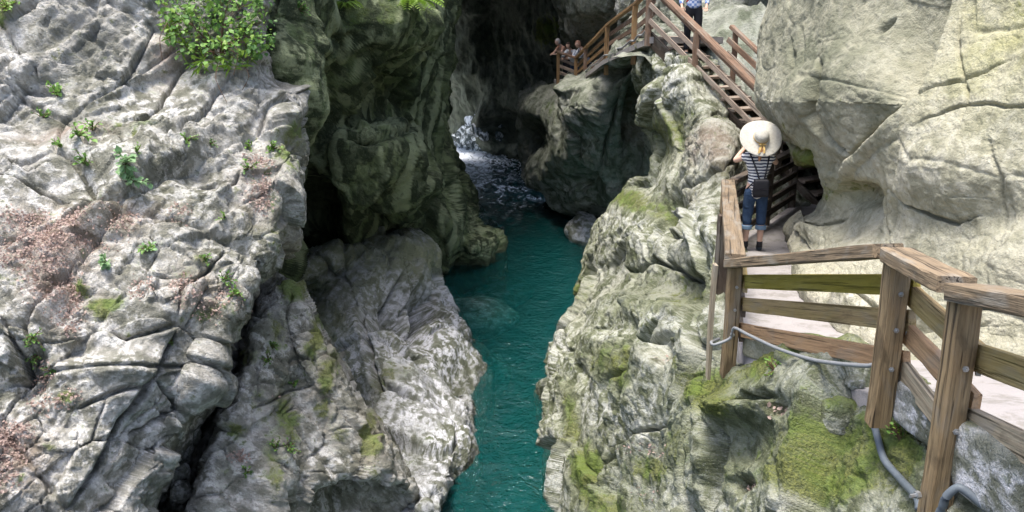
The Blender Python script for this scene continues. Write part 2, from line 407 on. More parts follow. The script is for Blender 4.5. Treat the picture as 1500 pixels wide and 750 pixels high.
L = lambda y, xs, ys: [(x, y, d) for x, d in zip(xs, ys)]
rows = [
 L(-420, (-720, -420, -160, 80, 250, 350, 400, 430), (17, 16.5, 16, 15.5, 15.3, 15.5, 17, 22)),
 L(-150, (-620, -320, -110, 90, 250, 360, 398, 410), (14.5, 14, 13.8, 13.6, 13.6, 14, 15.5, 20)),
 L(0, (-560, -290, -90, 110, 260, 370, 392, 398), (12.8, 12.6, 12.5, 12.6, 12.9, 13.2, 14.2, 18)),
 L(110, (-530, -270, -70, 120, 270, 360, 386, 392), (11.8, 11.6, 11.6, 11.9, 12.4, 12.7, 13.6, 18)),
 L(190, (-510, -260, -60, 130, 280, 380, 418, 424), (11.3, 11.1, 11.1, 11.4, 11.8, 12.2, 12.7, 17)),
 L(225, (-500, -250, -50, 130, 280, 395, 438, 438), (10.8, 10.6, 10.6, 10.9, 11.3, 11.8, 12.4, 17)),
 L(300, (-480, -240, -40, 130, 270, 370, 428, 432), (10.1, 9.9, 10.0, 10.3, 10.7, 11.1, 11.8, 16)),
 L(400, (-460, -230, -40, 120, 260, 338, 382, 387), (9.3, 9.1, 9.2, 9.5, 9.9, 10.3, 10.9, 16)),
 L(480, (-450, -230, -40, 110, 230, 292, 327, 331), (8.8, 8.6, 8.7, 8.9, 9.3, 9.7, 10.3, 16)),
 L(570, (-440, -230, -40, 80, 180, 252, 294, 298), (8.3, 8.2, 8.3, 8.5, 8.8, 9.2, 9.9, 16)),
 L(680, (-440, -230, -50, 50, 150, 206, 236, 240), (7.8, 7.7, 7.8, 8.0, 8.3, 8.7, 9.4, 15)),
 L(820, (-440, -240, -70, 30, 120, 180, 206, 210), (7.3, 7.2, 7.3, 7.5, 7.8, 8.2, 9.0, 14)),
 L(1050, (-440, -250, -90, 0, 80, 150, 190, 210), (6.6, 6.5, 6.6, 6.8, 7.1, 7.5, 8.6, 11)),
]
cr_left = [
 ([(300, 60), (262, 100), (232, 158), (195, 188), (140, 206)], 3.5, .28, -.12, 60),
 ([(222, 20), (212, 62), (190, 108), (176, 124)], 2.5, .18, .06, 30),
 ([(0, 100), (28, 120), (60, 124), (92, 132)], 3, .2, -.10, 40),
 ([(10, 30), (40, 16), (64, 4)], 3, .2),
 ([(0, 228), (40, 260), (76, 232)], 3, .2, .12, 30),
 ([(0, 262), (60, 288), (130, 300), (190, 330)], 3, .16, .12, 40),
 ([(250, 480), (246, 500), (212, 546), (168, 620), (140, 690), (96, 750)], 4, .35, .10, 50),
 ([(0, 460), (30, 520), (38, 548), (6, 562)], 4, .35, .2, 50),
 ([(206, 548), (250, 590), (262, 604), (250, 660)], 3, .22),
 ([(130, 470), (180, 500), (222, 490), (256, 478)], 3, .18, .12, 40),
 ([(110, 600), (150, 585), (205, 560)], 3, .2),
 ([(300, 220), (322, 228), (360, 214)], 3, .2, .15, 30),
 ([(275, 270), (310, 275), (345, 272), (352, 255)], 2.5, .16, .1, 25),
 ([(0, 20), (20, 70), (10, 110)], 2.5, .15),
 ([(90, 170), (130, 222), (180, 240), (205, 230)], 2.5, .15, .12, 35),
 ([(330, 130), (300, 170), (268, 210), (230, 208)], 2.5, .14, .1, 30),
 ([(255, 470), (262, 430), (300, 400), (330, 370)], 3, .18, .1, 40),
 ([(190, 640), (230, 610), (262, 600)], 3, .2, .15, 35),
]
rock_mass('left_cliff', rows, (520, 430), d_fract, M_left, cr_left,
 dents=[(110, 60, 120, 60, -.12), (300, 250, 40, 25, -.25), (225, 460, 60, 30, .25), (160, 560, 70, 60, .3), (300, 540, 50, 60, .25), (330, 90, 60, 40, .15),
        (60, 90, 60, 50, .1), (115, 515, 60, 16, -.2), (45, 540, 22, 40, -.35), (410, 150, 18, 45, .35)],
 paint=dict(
  moss=[(150, 445, 24, 13, .9), (112, 420, 14, 9, .7), (95, 580, 16, 10, .7), (75, 655, 14, 10, .5), (200, 195, 60, 14, .3), (320, 70, 60, 45, .35), (262, 400, 30, 14, .3), (0, 10, 22, 20, .9),
        (420, 215, 16, 24, .5), (300, 460, 26, 16, .45), (400, 330, 20, 40, .3), (290, 380, 16, 10, .4), (140, 300, 20, 10, .35), (400, 20, 40, 20, .4), (400, 250, 40, 30, .2)],
  pale=[(60, 300, 120, 40, .35), (190, 140, 26, 30, .7), (225, 175, 30, 20, .8), (205, 40, 16, 40, .7), (15, 90, 22, 60, .6), (250, 170, 24, 18, .6), (60, 600, 160, 120, .3), (250, 600, 90, 90, .25), (100, 480, 90, 40, .3),  # lit crests painted in as whitish patches
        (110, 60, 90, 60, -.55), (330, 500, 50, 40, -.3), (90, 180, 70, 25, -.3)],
  warm=[(245, 70, 22, 40, .55), (100, 195, 60, 12, .45), (60, 360, 70, 40, .4), (110, 340, 60, 40, .3), (85, 430, 45, 45, .4), (25, 670, 45, 50, .45), (300, 440, 40, 20, .3), (275, 420, 30, 30, .35), (200, 320, 40, 20, .3), (375, 280, 30, 40, .3)],
  damp_shade=[(170, 60, 60, 50, .3), (330, 320, 40, 50, .25), (230, 490, 50, 20, .35), (250, 500, 40, 30, .3), (100, 600, 20, 15, .4), (300, 560, 40, 40, .2), (100, 175, 70, 12, .3)],  # grey slab tone, plus shade of the lower down-facing faces painted in
  litter=[(40, 375, 55, 26, .9), (110, 345, 60, 26, .8), (20, 330, 40, 14, .5), (75, 420, 30, 35, .9), (100, 455, 20, 30, .8), (60, 545, 22, 20, .7), (20, 640, 26, 20, .9), (10, 680, 22, 30, .9), (262, 435, 14, 30, .8), (205, 425, 20, 22, .6),
          (320, 435, 22, 14, .7), (300, 462, 30, 12, .6), (180, 322, 24, 14, .6), (260, 320, 18, 20, .5), (372, 240, 22, 16, .7), (380, 290, 20, 30, .5), (350, 450, 16, 10, .5), (105, 580, 20, 12, .6), (70, 590, 30, 14, .6)]))

rows = [
 [(424, 408, 15), (424, 411, 13.6), (425, 413, 13.1), (427, 413, 13.2), (429, 415, 13.5), (431, 418, 15)],
 [(398, 440, 14), (405, 440, 12.6), (418, 440, 12.3), (428, 438, 12.6), (437, 436, 12.6), (446, 444, 16.5)],
 [(374, 492, 16), (378, 486, 11.8), (395, 484, 11.5), (422, 480, 11.8), (450, 474, 12.0), (466, 484, 16)],
 [(342, 575, 16), (346, 566, 11.0), (375, 565, 10.7), (432, 560, 11.1), (498, 560, 11.6), (516, 572, 15.5)],
 [(308, 655, 15), (312, 645, 10.4), (360, 645, 10.1), (452, 640, 10.8), (548, 634, 11.5), (566, 648, 15)],
 [(284, 725, 14), (288, 712, 9.9), (350, 715, 9.7), (470, 712, 10.5), (600, 708, 11.5), (620, 726, 14.4)],
 [(268, 800, 13), (272, 790, 9.5), (350, 800, 9.4), (480, 790, 10.6), (600, 765, 12), (640, 790, 12.6)],
 [(230, 960, 9.6), (250, 950, 8.3), (345, 950, 8.4), (480, 940, 9.3), (600, 900, 10.6), (660, 930, 11)],
]
rock_mass('left_wedge_outcrop', rows, (330, 260), d_wedge, M_left,
 [([(372, 600), (400, 590), (432, 570), (470, 560)], 2.5, .12, .08, 30), ([(400, 640), (430, 690), (470, 730)], 2.5, .12, .1, 25), ([(440, 470), (470, 540), (520, 620), (590, 690)], 2.5, .10)],
 dents=[(530, 735, 60, 26, -.5), (400, 700, 30, 60, .15)],
 paint=dict(
  moss=[(425, 440, 10, 26, 1.0), (455, 500, 8, 40, .7), (540, 640, 12, 40, .6), (380, 580, 20, 30, .3), (365, 520, 12, 20, .4), (350, 630, 16, 12, .6), (400, 490, 16, 30, .4), (420, 610, 18, 60, .5), (480, 560, 14, 60, .5), (390, 690, 12, 60, .4), (500, 640, 14, 24, .4), (330, 690, 16, 30, .3)],
  pale=[(370, 560, 50, 70, .5), (470, 680, 60, 50, .5), (320, 720, 60, 60, .4)],
  warm=[(480, 540, 12, 80, .2), (540, 640, 18, 50, .2)], damp_shade=[(540, 735, 70, 22, .5), (430, 640, 20, 50, .2)],  # shade under the wedge foot painted dark
  litter=[(365, 475, 12, 8, .6), (350, 670, 20, 10, .4), (400, 585, 12, 8, .3)]))

W = lambda x, y, z: (x, y, None, z)
rows = [
 [(420, 395, 26), (500, 350, 25.5), (560, 336, 25.5), (600, 332, 26), (628, 345, 26.5), (645, 375, 27), W(660, 400, -1.5)],
 [(425, 405, 19.5), (500, 362, 20.5), (560, 347, 22), (600, 343, 22.8), (626, 360, 23.8), (642, 400, 25), W(655, 415, -1.5)],
 [(425, 455, 20.5), (490, 415, 20), (550, 398, 19.8), (600, 395, 20.8), (630, 400, 22.3), (646, 436, 24), W(675, 450, -1.5)],
 [(430, 515, 18.6), (496, 475, 18.3), (555, 455, 18.3), (605, 450, 19.6), (660, 452, 21.8), W(678, 476, -.35), W(684, 488, -2)],
 [(455, 595, 16.4), (516, 550, 16.6), (570, 527, 16.4), (622, 515, 17.8), (692, 500, 20), W(714, 522, -.35), W(722, 538, -2)],
 [(490, 680, 14.6), (552, 636, 14.5), (600, 608, 14.9), (640, 598, 15.5), (684, 586, 16.3), W(704, 606, -.35), W(710, 624, -2)],
 [(545, 750, 12.8), (588, 716, 12.8), (616, 693, 13.1), (648, 680, 13.5), (670, 670, 13.9), W(688, 690, -.35), W(692, 708, -2)],
 [(585, 785, 11.4), (598, 772, 11.7), (608, 760, 12), W(622, 746, .6), W(638, 742, .35), W(638, 762, -.6), W(644, 785, -1.9)],
 [W(590, 830, -.5), W(600, 830, -.7), W(610, 830, -1), W(620, 830, -1.2), W(630, 830, -1.5), W(640, 830, -2), W(670, 850, -3)],
]
rock_mass('left_bank_outcrop', rows, (330, 300), d_bould, M_bould,
 [([(590, 405), (570, 440), (545, 470), (540, 500)], 4, .3, .25, 40), ([(640, 420), (618, 460), (612, 500)], 5, .5, -.2, 30), ([(520, 430), (540, 500), (550, 560), (600, 600)], 3, .2, .12, 35), ([(560, 370), (590, 385), (600, 420)], 3, .15)],
 dents=[(560, 445, 34, 28, -.45), (620, 450, 12, 26, -.6), (670, 560, 18, 24, -.25), (520, 590, 30, 30, -.2), (600, 380, 36, 26, .2), (650, 500, 30, 34, .25), (470, 500, 26, 18, -.2)],
 paint=dict(
  moss=[(560, 590, 26, 60, .35), (520, 620, 20, 30, .4), (610, 660, 26, 40, .35), (580, 560, 60, 14, .3), (550, 370, 60, 30, .12), (470, 480, 30, 20, .2)],
  pale=[(650, 520, 40, 60, .6), (590, 520, 40, 40, .5), (620, 640, 50, 60, .45), (560, 660, 40, 50, .35), (660, 640, 20, 50, .4), (500, 540, 30, 40, .3), (560, 370, 80, 34, -.4)],  # sky light on the right side put into the pale patches
  warm=[(560, 375, 90, 30, .9), (470, 460, 60, 70, .9), (620, 380, 30, 30, .7), (490, 590, 20, 50, .5)], damp_shade=[(540, 600, 30, 40, .3), (600, 690, 30, 30, .25), (465, 455, 45, 60, .35), (495, 570, 26, 70, .5), (545, 655, 22, 40, .45)]))  # shadow behind the wedge painted onto the left side

rows = [
 L(-330, (150, 230, 290, 360, 420, 480, 520, 540), (26, 26, 28, 30, 32, 34, 38, 44)),
 L(-230, (340, 400, 455, 522, 572, 620, 650, 656), (17, 16.8, 18.4, 19.8, 21.3, 23.8, 28.5, 46)),
 L(-50, (370, 420, 470, 530, 580, 630, 662, 668), (15.6, 15.6, 17.3, 18.6, 20, 22.5, 27.5, 46)),
 L(50, (372, 418, 465, 525, 578, 626, 650, 654), (15, 14.9, 17, 18.2, 19.6, 22.8, 27, 46)),
 L(120, (372, 424, 465, 520, 580, 618, 642, 646), (15, 14.9, 17.6, 19.3, 21.5, 23.6, 27, 46)),
 L(180, (378, 430, 462, 512, 575, 606, 638, 642), (15, 15.1, 18.8, 19.9, 21.3, 23.6, 27, 46)),
 L(205, (380, 433, 458, 505, 570, 608, 642, 646), (15.1, 15.3, 19.4, 18.6, 19.2, 22.6, 27, 46)),
 L(250, (380, 432, 455, 503, 575, 614, 660, 666), (15.2, 15.7, 19.8, 18.7, 19.4, 22.4, 27, 46)),
 L(300, (380, 428, 452, 498, 585, 624, 680, 690), (15.6, 16.2, 20.2, 19.4, 20.4, 23, 27.6, 46)),
 L(340, (380, 424, 450, 508, 590, 634, 706, 720), (16, 16.8, 21.2, 20.8, 23, 24.8, 28, 46)),
 L(378, (380, 424, 455, 515, 592, 650, 724, 738), (17, 18, 22.8, 23.4, 25.4, 26.2, 27.6, 46)),
 [(380, 430, 17.5), (430, 430, 19), (470, 430, 24), (530, 420, 25.5), (600, 414, 26.2), W(660, 408, -.6), W(718, 402, -1), W(745, 396, -1)],
 [(380, 480, 17.5), (430, 480, 19), (470, 480, 24), W(530, 450, -2), W(600, 440, -3), W(660, 430, -3), W(718, 420, -3), W(745, 410, -3)],
]
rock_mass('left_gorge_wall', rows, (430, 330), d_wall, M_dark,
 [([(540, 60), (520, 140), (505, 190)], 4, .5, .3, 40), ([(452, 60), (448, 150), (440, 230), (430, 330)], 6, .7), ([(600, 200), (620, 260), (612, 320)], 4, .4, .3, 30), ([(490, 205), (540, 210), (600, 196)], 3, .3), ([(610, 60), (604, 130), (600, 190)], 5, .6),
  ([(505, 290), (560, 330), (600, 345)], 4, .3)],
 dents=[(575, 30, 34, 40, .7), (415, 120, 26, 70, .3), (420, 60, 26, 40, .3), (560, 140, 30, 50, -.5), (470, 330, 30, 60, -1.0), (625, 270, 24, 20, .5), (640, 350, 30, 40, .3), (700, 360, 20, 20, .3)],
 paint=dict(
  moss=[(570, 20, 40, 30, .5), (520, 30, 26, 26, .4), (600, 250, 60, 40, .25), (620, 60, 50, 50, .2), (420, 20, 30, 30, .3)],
  pale=[(575, 50, 36, 30, .7), (415, 100, 30, 80, .8), (540, 196, 60, 16, .6), (700, 360, 30, 40, .9), (600, 265, 40, 30, .3), (440, 230, 14, 40, .7), (500, 60, 16, 100, .3)],  # light on the upper block and bulge tops painted in
  damp_shade=[(470, 330, 40, 70, .3), (640, 330, 30, 60, .2)]))  # shade of the deep recess painted in

rows = [
 [(950, 64, 22), (952, 58, 18.9), (962, 58, 17.9), (980, 62, 17.4), (1000, 72, 17.2), (1025, 86, 17.2), (1060, 100, 18.5)],
 [(935, 115, 22), (946, 100, 18.3), (968, 100, 17.2), (990, 106, 16.5), (1010, 118, 16.1), (1035, 146, 15.8), (1075, 160, 16.5)],
 [(940, 175, 22), (960, 165, 18.5), (983, 160, 17), (1010, 165, 15.4), (1035, 172, 14.7), (1072, 192, 14.3), (1110, 230, 15)],
 [(935, 245, 22), (950, 233, 18.8), (978, 222, 16.8), (1012, 218, 15), (1042, 218, 13.7), (1070, 228, 13.1), (1105, 270, 13.8)],
 [(876, 335, 21), (893, 310, 18), (936, 288, 16.2), (978, 283, 14.6), (1028, 285, 12.6), (1056, 305, 11.4), (1085, 372, 12)],
 [(858, 405, 20), (876, 378, 17.2), (914, 357, 15.2), (958, 352, 13.4), (1012, 352, 11.6), (1048, 366, 10), (1080, 415, 10.2)],
 [(836, 485, 18.5), (856, 442, 16.6), (898, 427, 14.4), (943, 427, 12.4), (1002, 428, 10.5), (1044, 448, 8.7), (1080, 480, 8.6)],
 [W(806, 560, -.5), (820, 520, 15.8), (866, 505, 13.6), (925, 505, 11.2), (1000, 512, 9.0), (1056, 535, 7.2), (1110, 540, 7.0)],
 [W(800, 620, -.8), (810, 585, 15), (858, 585, 12.6), (930, 585, 10), (1020, 582, 7.6), (1100, 566, 6.3), (1192, 544, 5.95)],
 [W(800, 680, -.8), (808, 650, 13.8), (870, 655, 11.2), (960, 655, 8.7), (1060, 642, 6.5), (1180, 606, 5.4), (1294, 592, 4.75)],
 [W(806, 765, -.8), (815, 735, 12.4), (890, 730, 9.8), (1000, 730, 7.2), (1120, 722, 5.4), (1260, 690, 4.5), (1372, 664, 3.95)],
 [W(800, 860, -.8), (820, 835, 11), (900, 840, 8.4), (1020, 840, 6), (1160, 832, 4.6), (1310, 800, 3.75), (1450, 760, 3.35)],
 [W(800, 1010, -.5), (850, 1000, 8.5), (950, 1000, 6.5), (1080, 1000, 4.6), (1230, 1000, 3.5), (1400, 960, 2.9), (1560, 930, 2.6)],
]
rows = [r + [(r[-1][0] + 80, r[-1][1] + 50, r[-1][2])] for r in rows]
rock_mass('right_promontory', rows, (620, 430), d_prom, M_prom, mossk=1.2, cracks=
 [([(965, 60), (980, 140), (965, 230)], 3, .3, .2, 25), ([(990, 270), (960, 330), (1000, 345), (1035, 330)], 4, .3, -.2, 30), ([(900, 400), (950, 380), (1010, 400), (1000, 450)], 4, .3), ([(880, 620), (900, 560), (940, 520), (1010, 490)], 4, .18, .15, 40),
  ([(1050, 600), (1060, 650), (1050, 720), (1040, 760)], 5, .3, .15, 40), ([(1070, 630), (1110, 580), (1160, 590)], 4, .2), ([(1150, 700), (1175, 690), (1180, 685)], 3, .06), ([(830, 560), (850, 480), (870, 420)], 4, .25, .15, 30), ([(870, 740), (880, 680), (930, 640), (1000, 620)], 4, .18, .1, 40), ([(1085, 230), (1040, 260), (985, 285)], 3, .2)],
 dents=[(985, 520, 17, 15, -.4), (1100, 712, 18, 14, -.16), (1168, 604, 16, 14, -.14), (1085, 600, 50, 26, .22), (1005, 420, 30, 30, -.3), (950, 400, 60, 40, -.25), (985, 310, 30, 26, -.35), (1036, 330, 22, 34, .25), (910, 480, 40, 16, -.15), (1040, 210, 40, 40, .15),
        (1110, 650, 40, 40, -.12), (940, 200, 16, 60, -.6), (975, 160, 18, 40, .3)],
 paint=dict(
  moss=[(1085, 600, 30, 18, .85), (1050, 580, 24, 20, .6), (1130, 550, 45, 18, .6), (925, 545, 24, 44, .5), (880, 530, 24, 30, .3), (865, 690, 14, 44, .6), (1250, 650, 60, 50, .5), (1215, 710, 60, 30, .55), (1030, 560, 34, 34, .4), (960, 690, 40, 22, .5), (850, 420, 14, 40, .4),
        (985, 210, 26, 50, .25), (1000, 180, 30, 30, .2), (960, 300, 40, 20, .3), (915, 290, 26, 16, .4), (1010, 650, 26, 40, .3), (1150, 660, 40, 40, .25), (1000, 430, 50, 50, .2), (1075, 690, 30, 40, .25), (1320, 650, 30, 60, .5), (840, 620, 10, 60, .4), (900, 740, 40, 20, .4)],
  pale=[(910, 495, 30, 10, .9), (820, 480, 16, 60, .7), (990, 130, 20, 80, .7), (930, 320, 40, 30, .4), (870, 590, 30, 40, .5), (830, 680, 18, 60, .6), (1000, 590, 40, 30, .4), (940, 620, 50, 30, .3), (960, 430, 70, 40, -.4), (1040, 330, 26, 30, .4), (1150, 650, 60, 60, -.3), (990, 480, 40, 10, .5)],  # left edges whitened for the light falling from above the gorge
  warm=[(1045, 220, 36, 34, .75), (1010, 300, 30, 26, .3), (1100, 712, 14, 9, .6), (1168, 606, 14, 9, .5), (985, 526, 14, 8, .6)],
  damp_shade=[(960, 420, 60, 30, .35), (1005, 420, 30, 40, .3), (1080, 640, 40, 40, .2), (1010, 310, 40, 30, .3), (880, 650, 16, 40, .3)],  # darker in the hollows
  litter=[(985, 527, 12, 7, 1.2), (1100, 714, 14, 8, 1.2), (1166, 607, 13, 8, 1.0), (960, 660, 40, 12, .3), (950, 720, 30, 12, .3)]))

rows = [
 L(-520, (1150, 1180, 1250, 1350, 1450, 1600, 1850), (17, 14, 12, 10.5, 9.5, 8.5, 7.5)),
 L(-150, (1190, 1160, 1220, 1320, 1440, 1580, 1830), (17, 13, 11, 9.6, 8.6, 7.8, 6.8)),
 L(0, (1160, 1133, 1200, 1300, 1430, 1570, 1820), (17, 12.8, 10.8, 9.3, 8.3, 7.4, 6.2)),
 L(80, (1140, 1110, 1180, 1290, 1420, 1560, 1810), (16, 12.5, 10.5, 9, 8, 7.1, 6)),
 L(150, (1125, 1100, 1160, 1270, 1400, 1550, 1800), (16, 12.3, 10.3, 8.8, 7.8, 6.9, 5.8)),
 [(1165, 212, 16), (1138, 208, 12.4), (1180, 220, 10.6), (1260, 230, 9.0), (1380, 240, 7.7), (1540, 250, 6.6), (1800, 250, 5.5)],
 [(1205, 275, 16.5), (1180, 268, 13.2), (1206, 288, 10.9), (1270, 300, 9.1), (1380, 310, 7.7), (1530, 320, 6.5), (1800, 320, 5.4)],
 [(1214, 303, 16), (1194, 303, 13.8), (1196, 335, 11.3), (1265, 350, 9.0), (1370, 370, 7.5), (1500, 390, 6.4), (1800, 400, 5.2)],
 [(1216, 318, 15), (1168, 358, 11.2), (1205, 436, 8.5), (1270, 472, 7.5), (1390, 486, 6.8), (1500, 498, 6.3), (1800, 520, 5.2)],
 [(1216, 360, 14), (1172, 400, 10.6), (1210, 480, 8), (1275, 530, 7.2), (1390, 560, 6.4), (1500, 580, 5.9), (1800, 620, 4.9)],
]
rock_mass('right_wall', rows, (430, 420), d_smooth, M_smooth,
 [([(1376, -60), (1370, 0), (1346, 80), (1330, 124), (1300, 165), (1270, 196), (1243, 228), (1226, 268)], 5, .9, -.34, 110),
  ([(1290, 180), (1318, 146), (1350, 124), (1368, 117), (1400, 111), (1440, 92), (1480, 84)], 2, .08), ([(1330, 190), (1376, 162), (1400, 152), (1440, 150), (1500, 156), (1580, 150)], 2, .08), ([(1400, -30), (1392, 60), (1410, 130), (1396, 220)], 2, .06), ([(1290, 230), (1300, 275), (1292, 330), (1310, 400)], 2, .06), ([(1450, 190), (1470, 260), (1462, 340)], 2, .06), ([(1226, 268), (1256, 276), (1280, 296), (1284, 330)], 4, .3, -.15, 40),
  ([(1298, 270), (1330, 300), (1370, 318), (1400, 324), (1440, 312)], 2.5, .13), ([(1188, 76), (1196, 100), (1182, 128), (1176, 148), (1178, 170), (1200, 205), (1236, 232)], 3.5, .25, .14, 30), ([(1284, 12), (1270, 30), (1258, 44)], 2.5, .1),
  ([(1140, 210), (1180, 230), (1190, 262)], 3, .2), ([(1170, 350), (1215, 330), (1240, 322)], 2.5, .1), ([(1150, 50), (1146, 90), (1130, 120)], 2.5, .08), ([(1206, 450), (1250, 436), (1300, 460), (1360, 450)], 3, .15), ([(1400, 455), (1450, 450), (1500, 460)], 3, .15)],
 dents=[(1250, 130, 60, 90, .25), (1180, 280, 16, 30, -.5), (1260, 286, 26, 18, -.25), (1400, 260, 90, 60, .15), (1190, 340, 30, 20, .25), (1250, 450, 30, 20, .2), (1330, 470, 40, 14, -.2)],
 paint=dict(
  moss=[(1140, 195, 16, 18, .5), (1175, 255, 10, 30, .8), (1160, 225, 22, 18, .5), (1200, 280, 20, 20, .5), (1250, 285, 30, 16, .5), (1490, 5, 40, 20, .35)],
  pale=[(1115, 150, 16, 24, .9), (1150, 180, 20, 16, .6), (1420, 240, 90, 60, .3), (1350, 210, 50, 60, .3), (1240, 120, 40, 60, .2), (1300, 380, 70, 40, .3), (1260, 460, 60, 20, .6)],
  warm=[(1480, 30, 90, 60, .5), (1420, 120, 120, 80, .25), (1170, 230, 20, 30, .4), (1250, 280, 50, 20, .3)],
  damp_shade=[(1230, 80, 80, 110, .75), (1160, 90, 50, 90, .7), (1280, 170, 40, 50, .4), (1340, 60, 40, 70, .4), (1375, 210, 16, 10, .4), (1450, 265, 26, 12, .35), (1320, 300, 14, 10, .3), (1250, 250, 40, 40, .2), (1195, 310, 20, 40, .3)]))  # darker grey-green tone across the left part

rows = [
 [(770, 126, 42), (820, 122, 36), (852, 118, 33), (885, 90, 29), (922, 68, 24.5), (945, 60, 21), (965, 56, 20)],
 [(758, 140, 38), (812, 134, 32.6), (842, 128, 29.8), (878, 97, 25.4), (908, 77, 21.9), (932, 67, 20), (952, 65, 19.3)],
 L(160, (750, 788, 838, 880, 910, 936, 962), (37, 32.6, 28.8, 25.3, 24.6, 24.4, 22)),
 L(192, (750, 786, 832, 877, 910, 938, 966), (37, 32.6, 28.6, 25.4, 25.2, 25.5, 23)),
 L(226, (757, 790, 827, 870, 904, 930, 962), (37, 33, 29.2, 26.2, 26, 26, 24)),
 L(257, (776, 800, 830, 868, 902, 925, 952), (36.5, 33.2, 30, 27.4, 27, 26.8, 25)),
 [(796, 276, 36), (805, 284, 33.6), (826, 290, 31), (856, 292, 29.2), (886, 292, 28.4), (915, 292, 27.8), (950, 292, 26.5)],
 [W(798, 296, 0), W(812, 304, 0), W(836, 315, -.1), W(862, 318, -.2), W(890, 318, -.2), W(915, 318, -.3), W(950, 318, -.3)],
 [W(800, 300, -2.5), W(814, 308, -2.5), W(838, 320, -2.5), W(862, 324, -2.5), W(890, 324, -2.5), W(915, 324, -2.5), W(950, 324, -2.5)],
]
rows = [r + [(r[-1][0] + 130,) + tuple(r[-1][1:])] for r in rows]
rock_mass('right_gorge_wall', rows, (260, 260), lambda p: .62 * d_scal(p), M_far,
 [([(836, 150), (850, 200), (846, 240)], 4, .5, .3, 30), ([(900, 120), (896, 190), (880, 250)], 4, .5)],
 dents=[(776, 200, 16, 24, -1.0), (862, 272, 22, 22, -1.1), (930, 150, 16, 60, -1.0), (860, 160, 26, 30, .7), (800, 250, 26, 26, .5), (905, 110, 22, 14, -.7), (850, 130, 16, 10, .4)],
 paint=dict(moss=[(820, 165, 20, 30, .5), (870, 125, 30, 14, .3)], pale=[(860, 190, 30, 40, .6), (820, 280, 30, 20, .7), (900, 90, 30, 14, .8), (935, 150, 12, 60, .5), (880, 300, 30, 12, .5)],
            warm=[(925, 180, 12, 50, .4)], damp_shade=[(776, 200, 20, 26, .5), (862, 272, 22, 22, .5)]))  # shade inside the two holes painted in

rows = [
 L(-340, (880, 900, 940, 990, 1040, 1100, 1160, 1230, 1330), (42, 38, 36, 35, 34, 32, 30, 28, 25)),
 L(-240, (806, 822, 858, 903, 953, 1016, 1080, 1146, 1236), (37, 29.5, 28, 27, 25.6, 23.6, 22.2, 21.2, 18.5)),
 L(-30, (806, 818, 852, 895, 940, 1000, 1060, 1115, 1205), (37, 31.5, 30, 28.5, 26, 23, 22, 21.5, 18.5)),
 L(30, (826, 836, 860, 895, 940, 1000, 1050, 1108, 1200), (38, 33.2, 32, 30, 26, 22, 20.8, 20.8, 18)),
 [(845, 60, 39), (852, 60, 34.5), (872, 60, 33), (900, 56, 30), (940, 36, 24.6), (1000, 52, 20), (1050, 94, 18.6), (1110, 150, 17), (1205, 250, 15.2)],
 [(850, 112, 39), (858, 106, 35), (880, 96, 33), (905, 84, 30), (945, 70, 24.4), (1000, 92, 19.8), (1050, 142, 18.4), (1110, 210, 16.8), (1205, 310, 15)],
]
rock_mass('upper_gallery_wall', rows, (300, 300), lambda p: .75 * d_scal(p), M_far,
 [([(905, -10), (905, 30), (890, 60)], 4, .5), ([(985, 0), (1010, 60), (1060, 110)], 4, .3)],
 dents=[(1115, 40, 16, 60, -1.0), (860, 20, 26, 50, .5)],
 paint=dict(moss=[(1060, 30, 40, 40, .75), (1090, 70, 20, 40, .6)], pale=[(1030, 40, 18, 50, .9), (920, 10, 18, 20, 1.0), (1070, 90, 20, 20, .5)], warm=[(860, 20, 30, 60, .1)]))

rows = [
 L(-900, (560, 600, 660, 720, 780, 840, 900), (30, 28, 27, 27, 27, 26, 25)),
 L(-300, (600, 630, 670, 720, 770, 830, 880), (42, 40, 39, 39, 38, 37, 35)),
 L(0, (630, 650, 680, 720, 765, 815, 870), (50, 47, 45, 44.5, 44, 42, 38)),
 L(110, (636, 655, 685, 722, 765, 812, 860), (51, 48, 47, 46, 45, 43, 39)),
 L(180, (640, 672, 698, 726, 752, 790, 840), (52, 50, 48.5, 47, 45, 43, 39)),
 [W(640, 208, 0), W(668, 206, .1), W(700, 214, .2), W(728, 228, 0), W(750, 236, -.1), W(790, 262, -.2), W(830, 280, -.2)],
 [W(640, 212, -3), W(668, 212, -3), W(700, 220, -3), W(728, 234, -3), W(750, 242, -3), W(790, 268, -3), W(830, 286, -3)],
]
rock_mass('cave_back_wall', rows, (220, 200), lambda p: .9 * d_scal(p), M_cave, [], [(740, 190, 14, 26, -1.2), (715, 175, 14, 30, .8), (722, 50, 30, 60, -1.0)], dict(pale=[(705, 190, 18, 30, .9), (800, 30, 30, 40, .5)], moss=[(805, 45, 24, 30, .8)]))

t = NT('white_water')
st = t.noise(1.0, 6, .7, vec=t.coord((2.2, 2.2, .9)), dist=1.2)
M_rapid = t.done(t.mix(t.ramp(st, .46, .56), (.03, .05, .05), (.78, .82, .86)), .3, t.bump(st, .8, .2), .5)
rock_mass('rapids', [[(700, 138, 49.5), (712, 142, 48.6), (724, 146, 49)], [(690, 165, 48.6), (710, 168, 47.6), (735, 172, 48)], [(672, 190, 48), (705, 195, 46.6), (740, 200, 47)], [W(648, 207, .15), W(700, 216, .2), W(742, 226, .12)], [W(646, 222, -.5), W(700, 232, -.5), W(748, 240, -.5)]], (60, 50), lambda p: .5 * ridged(p * .7, 4, .55, 141), M_rapid)
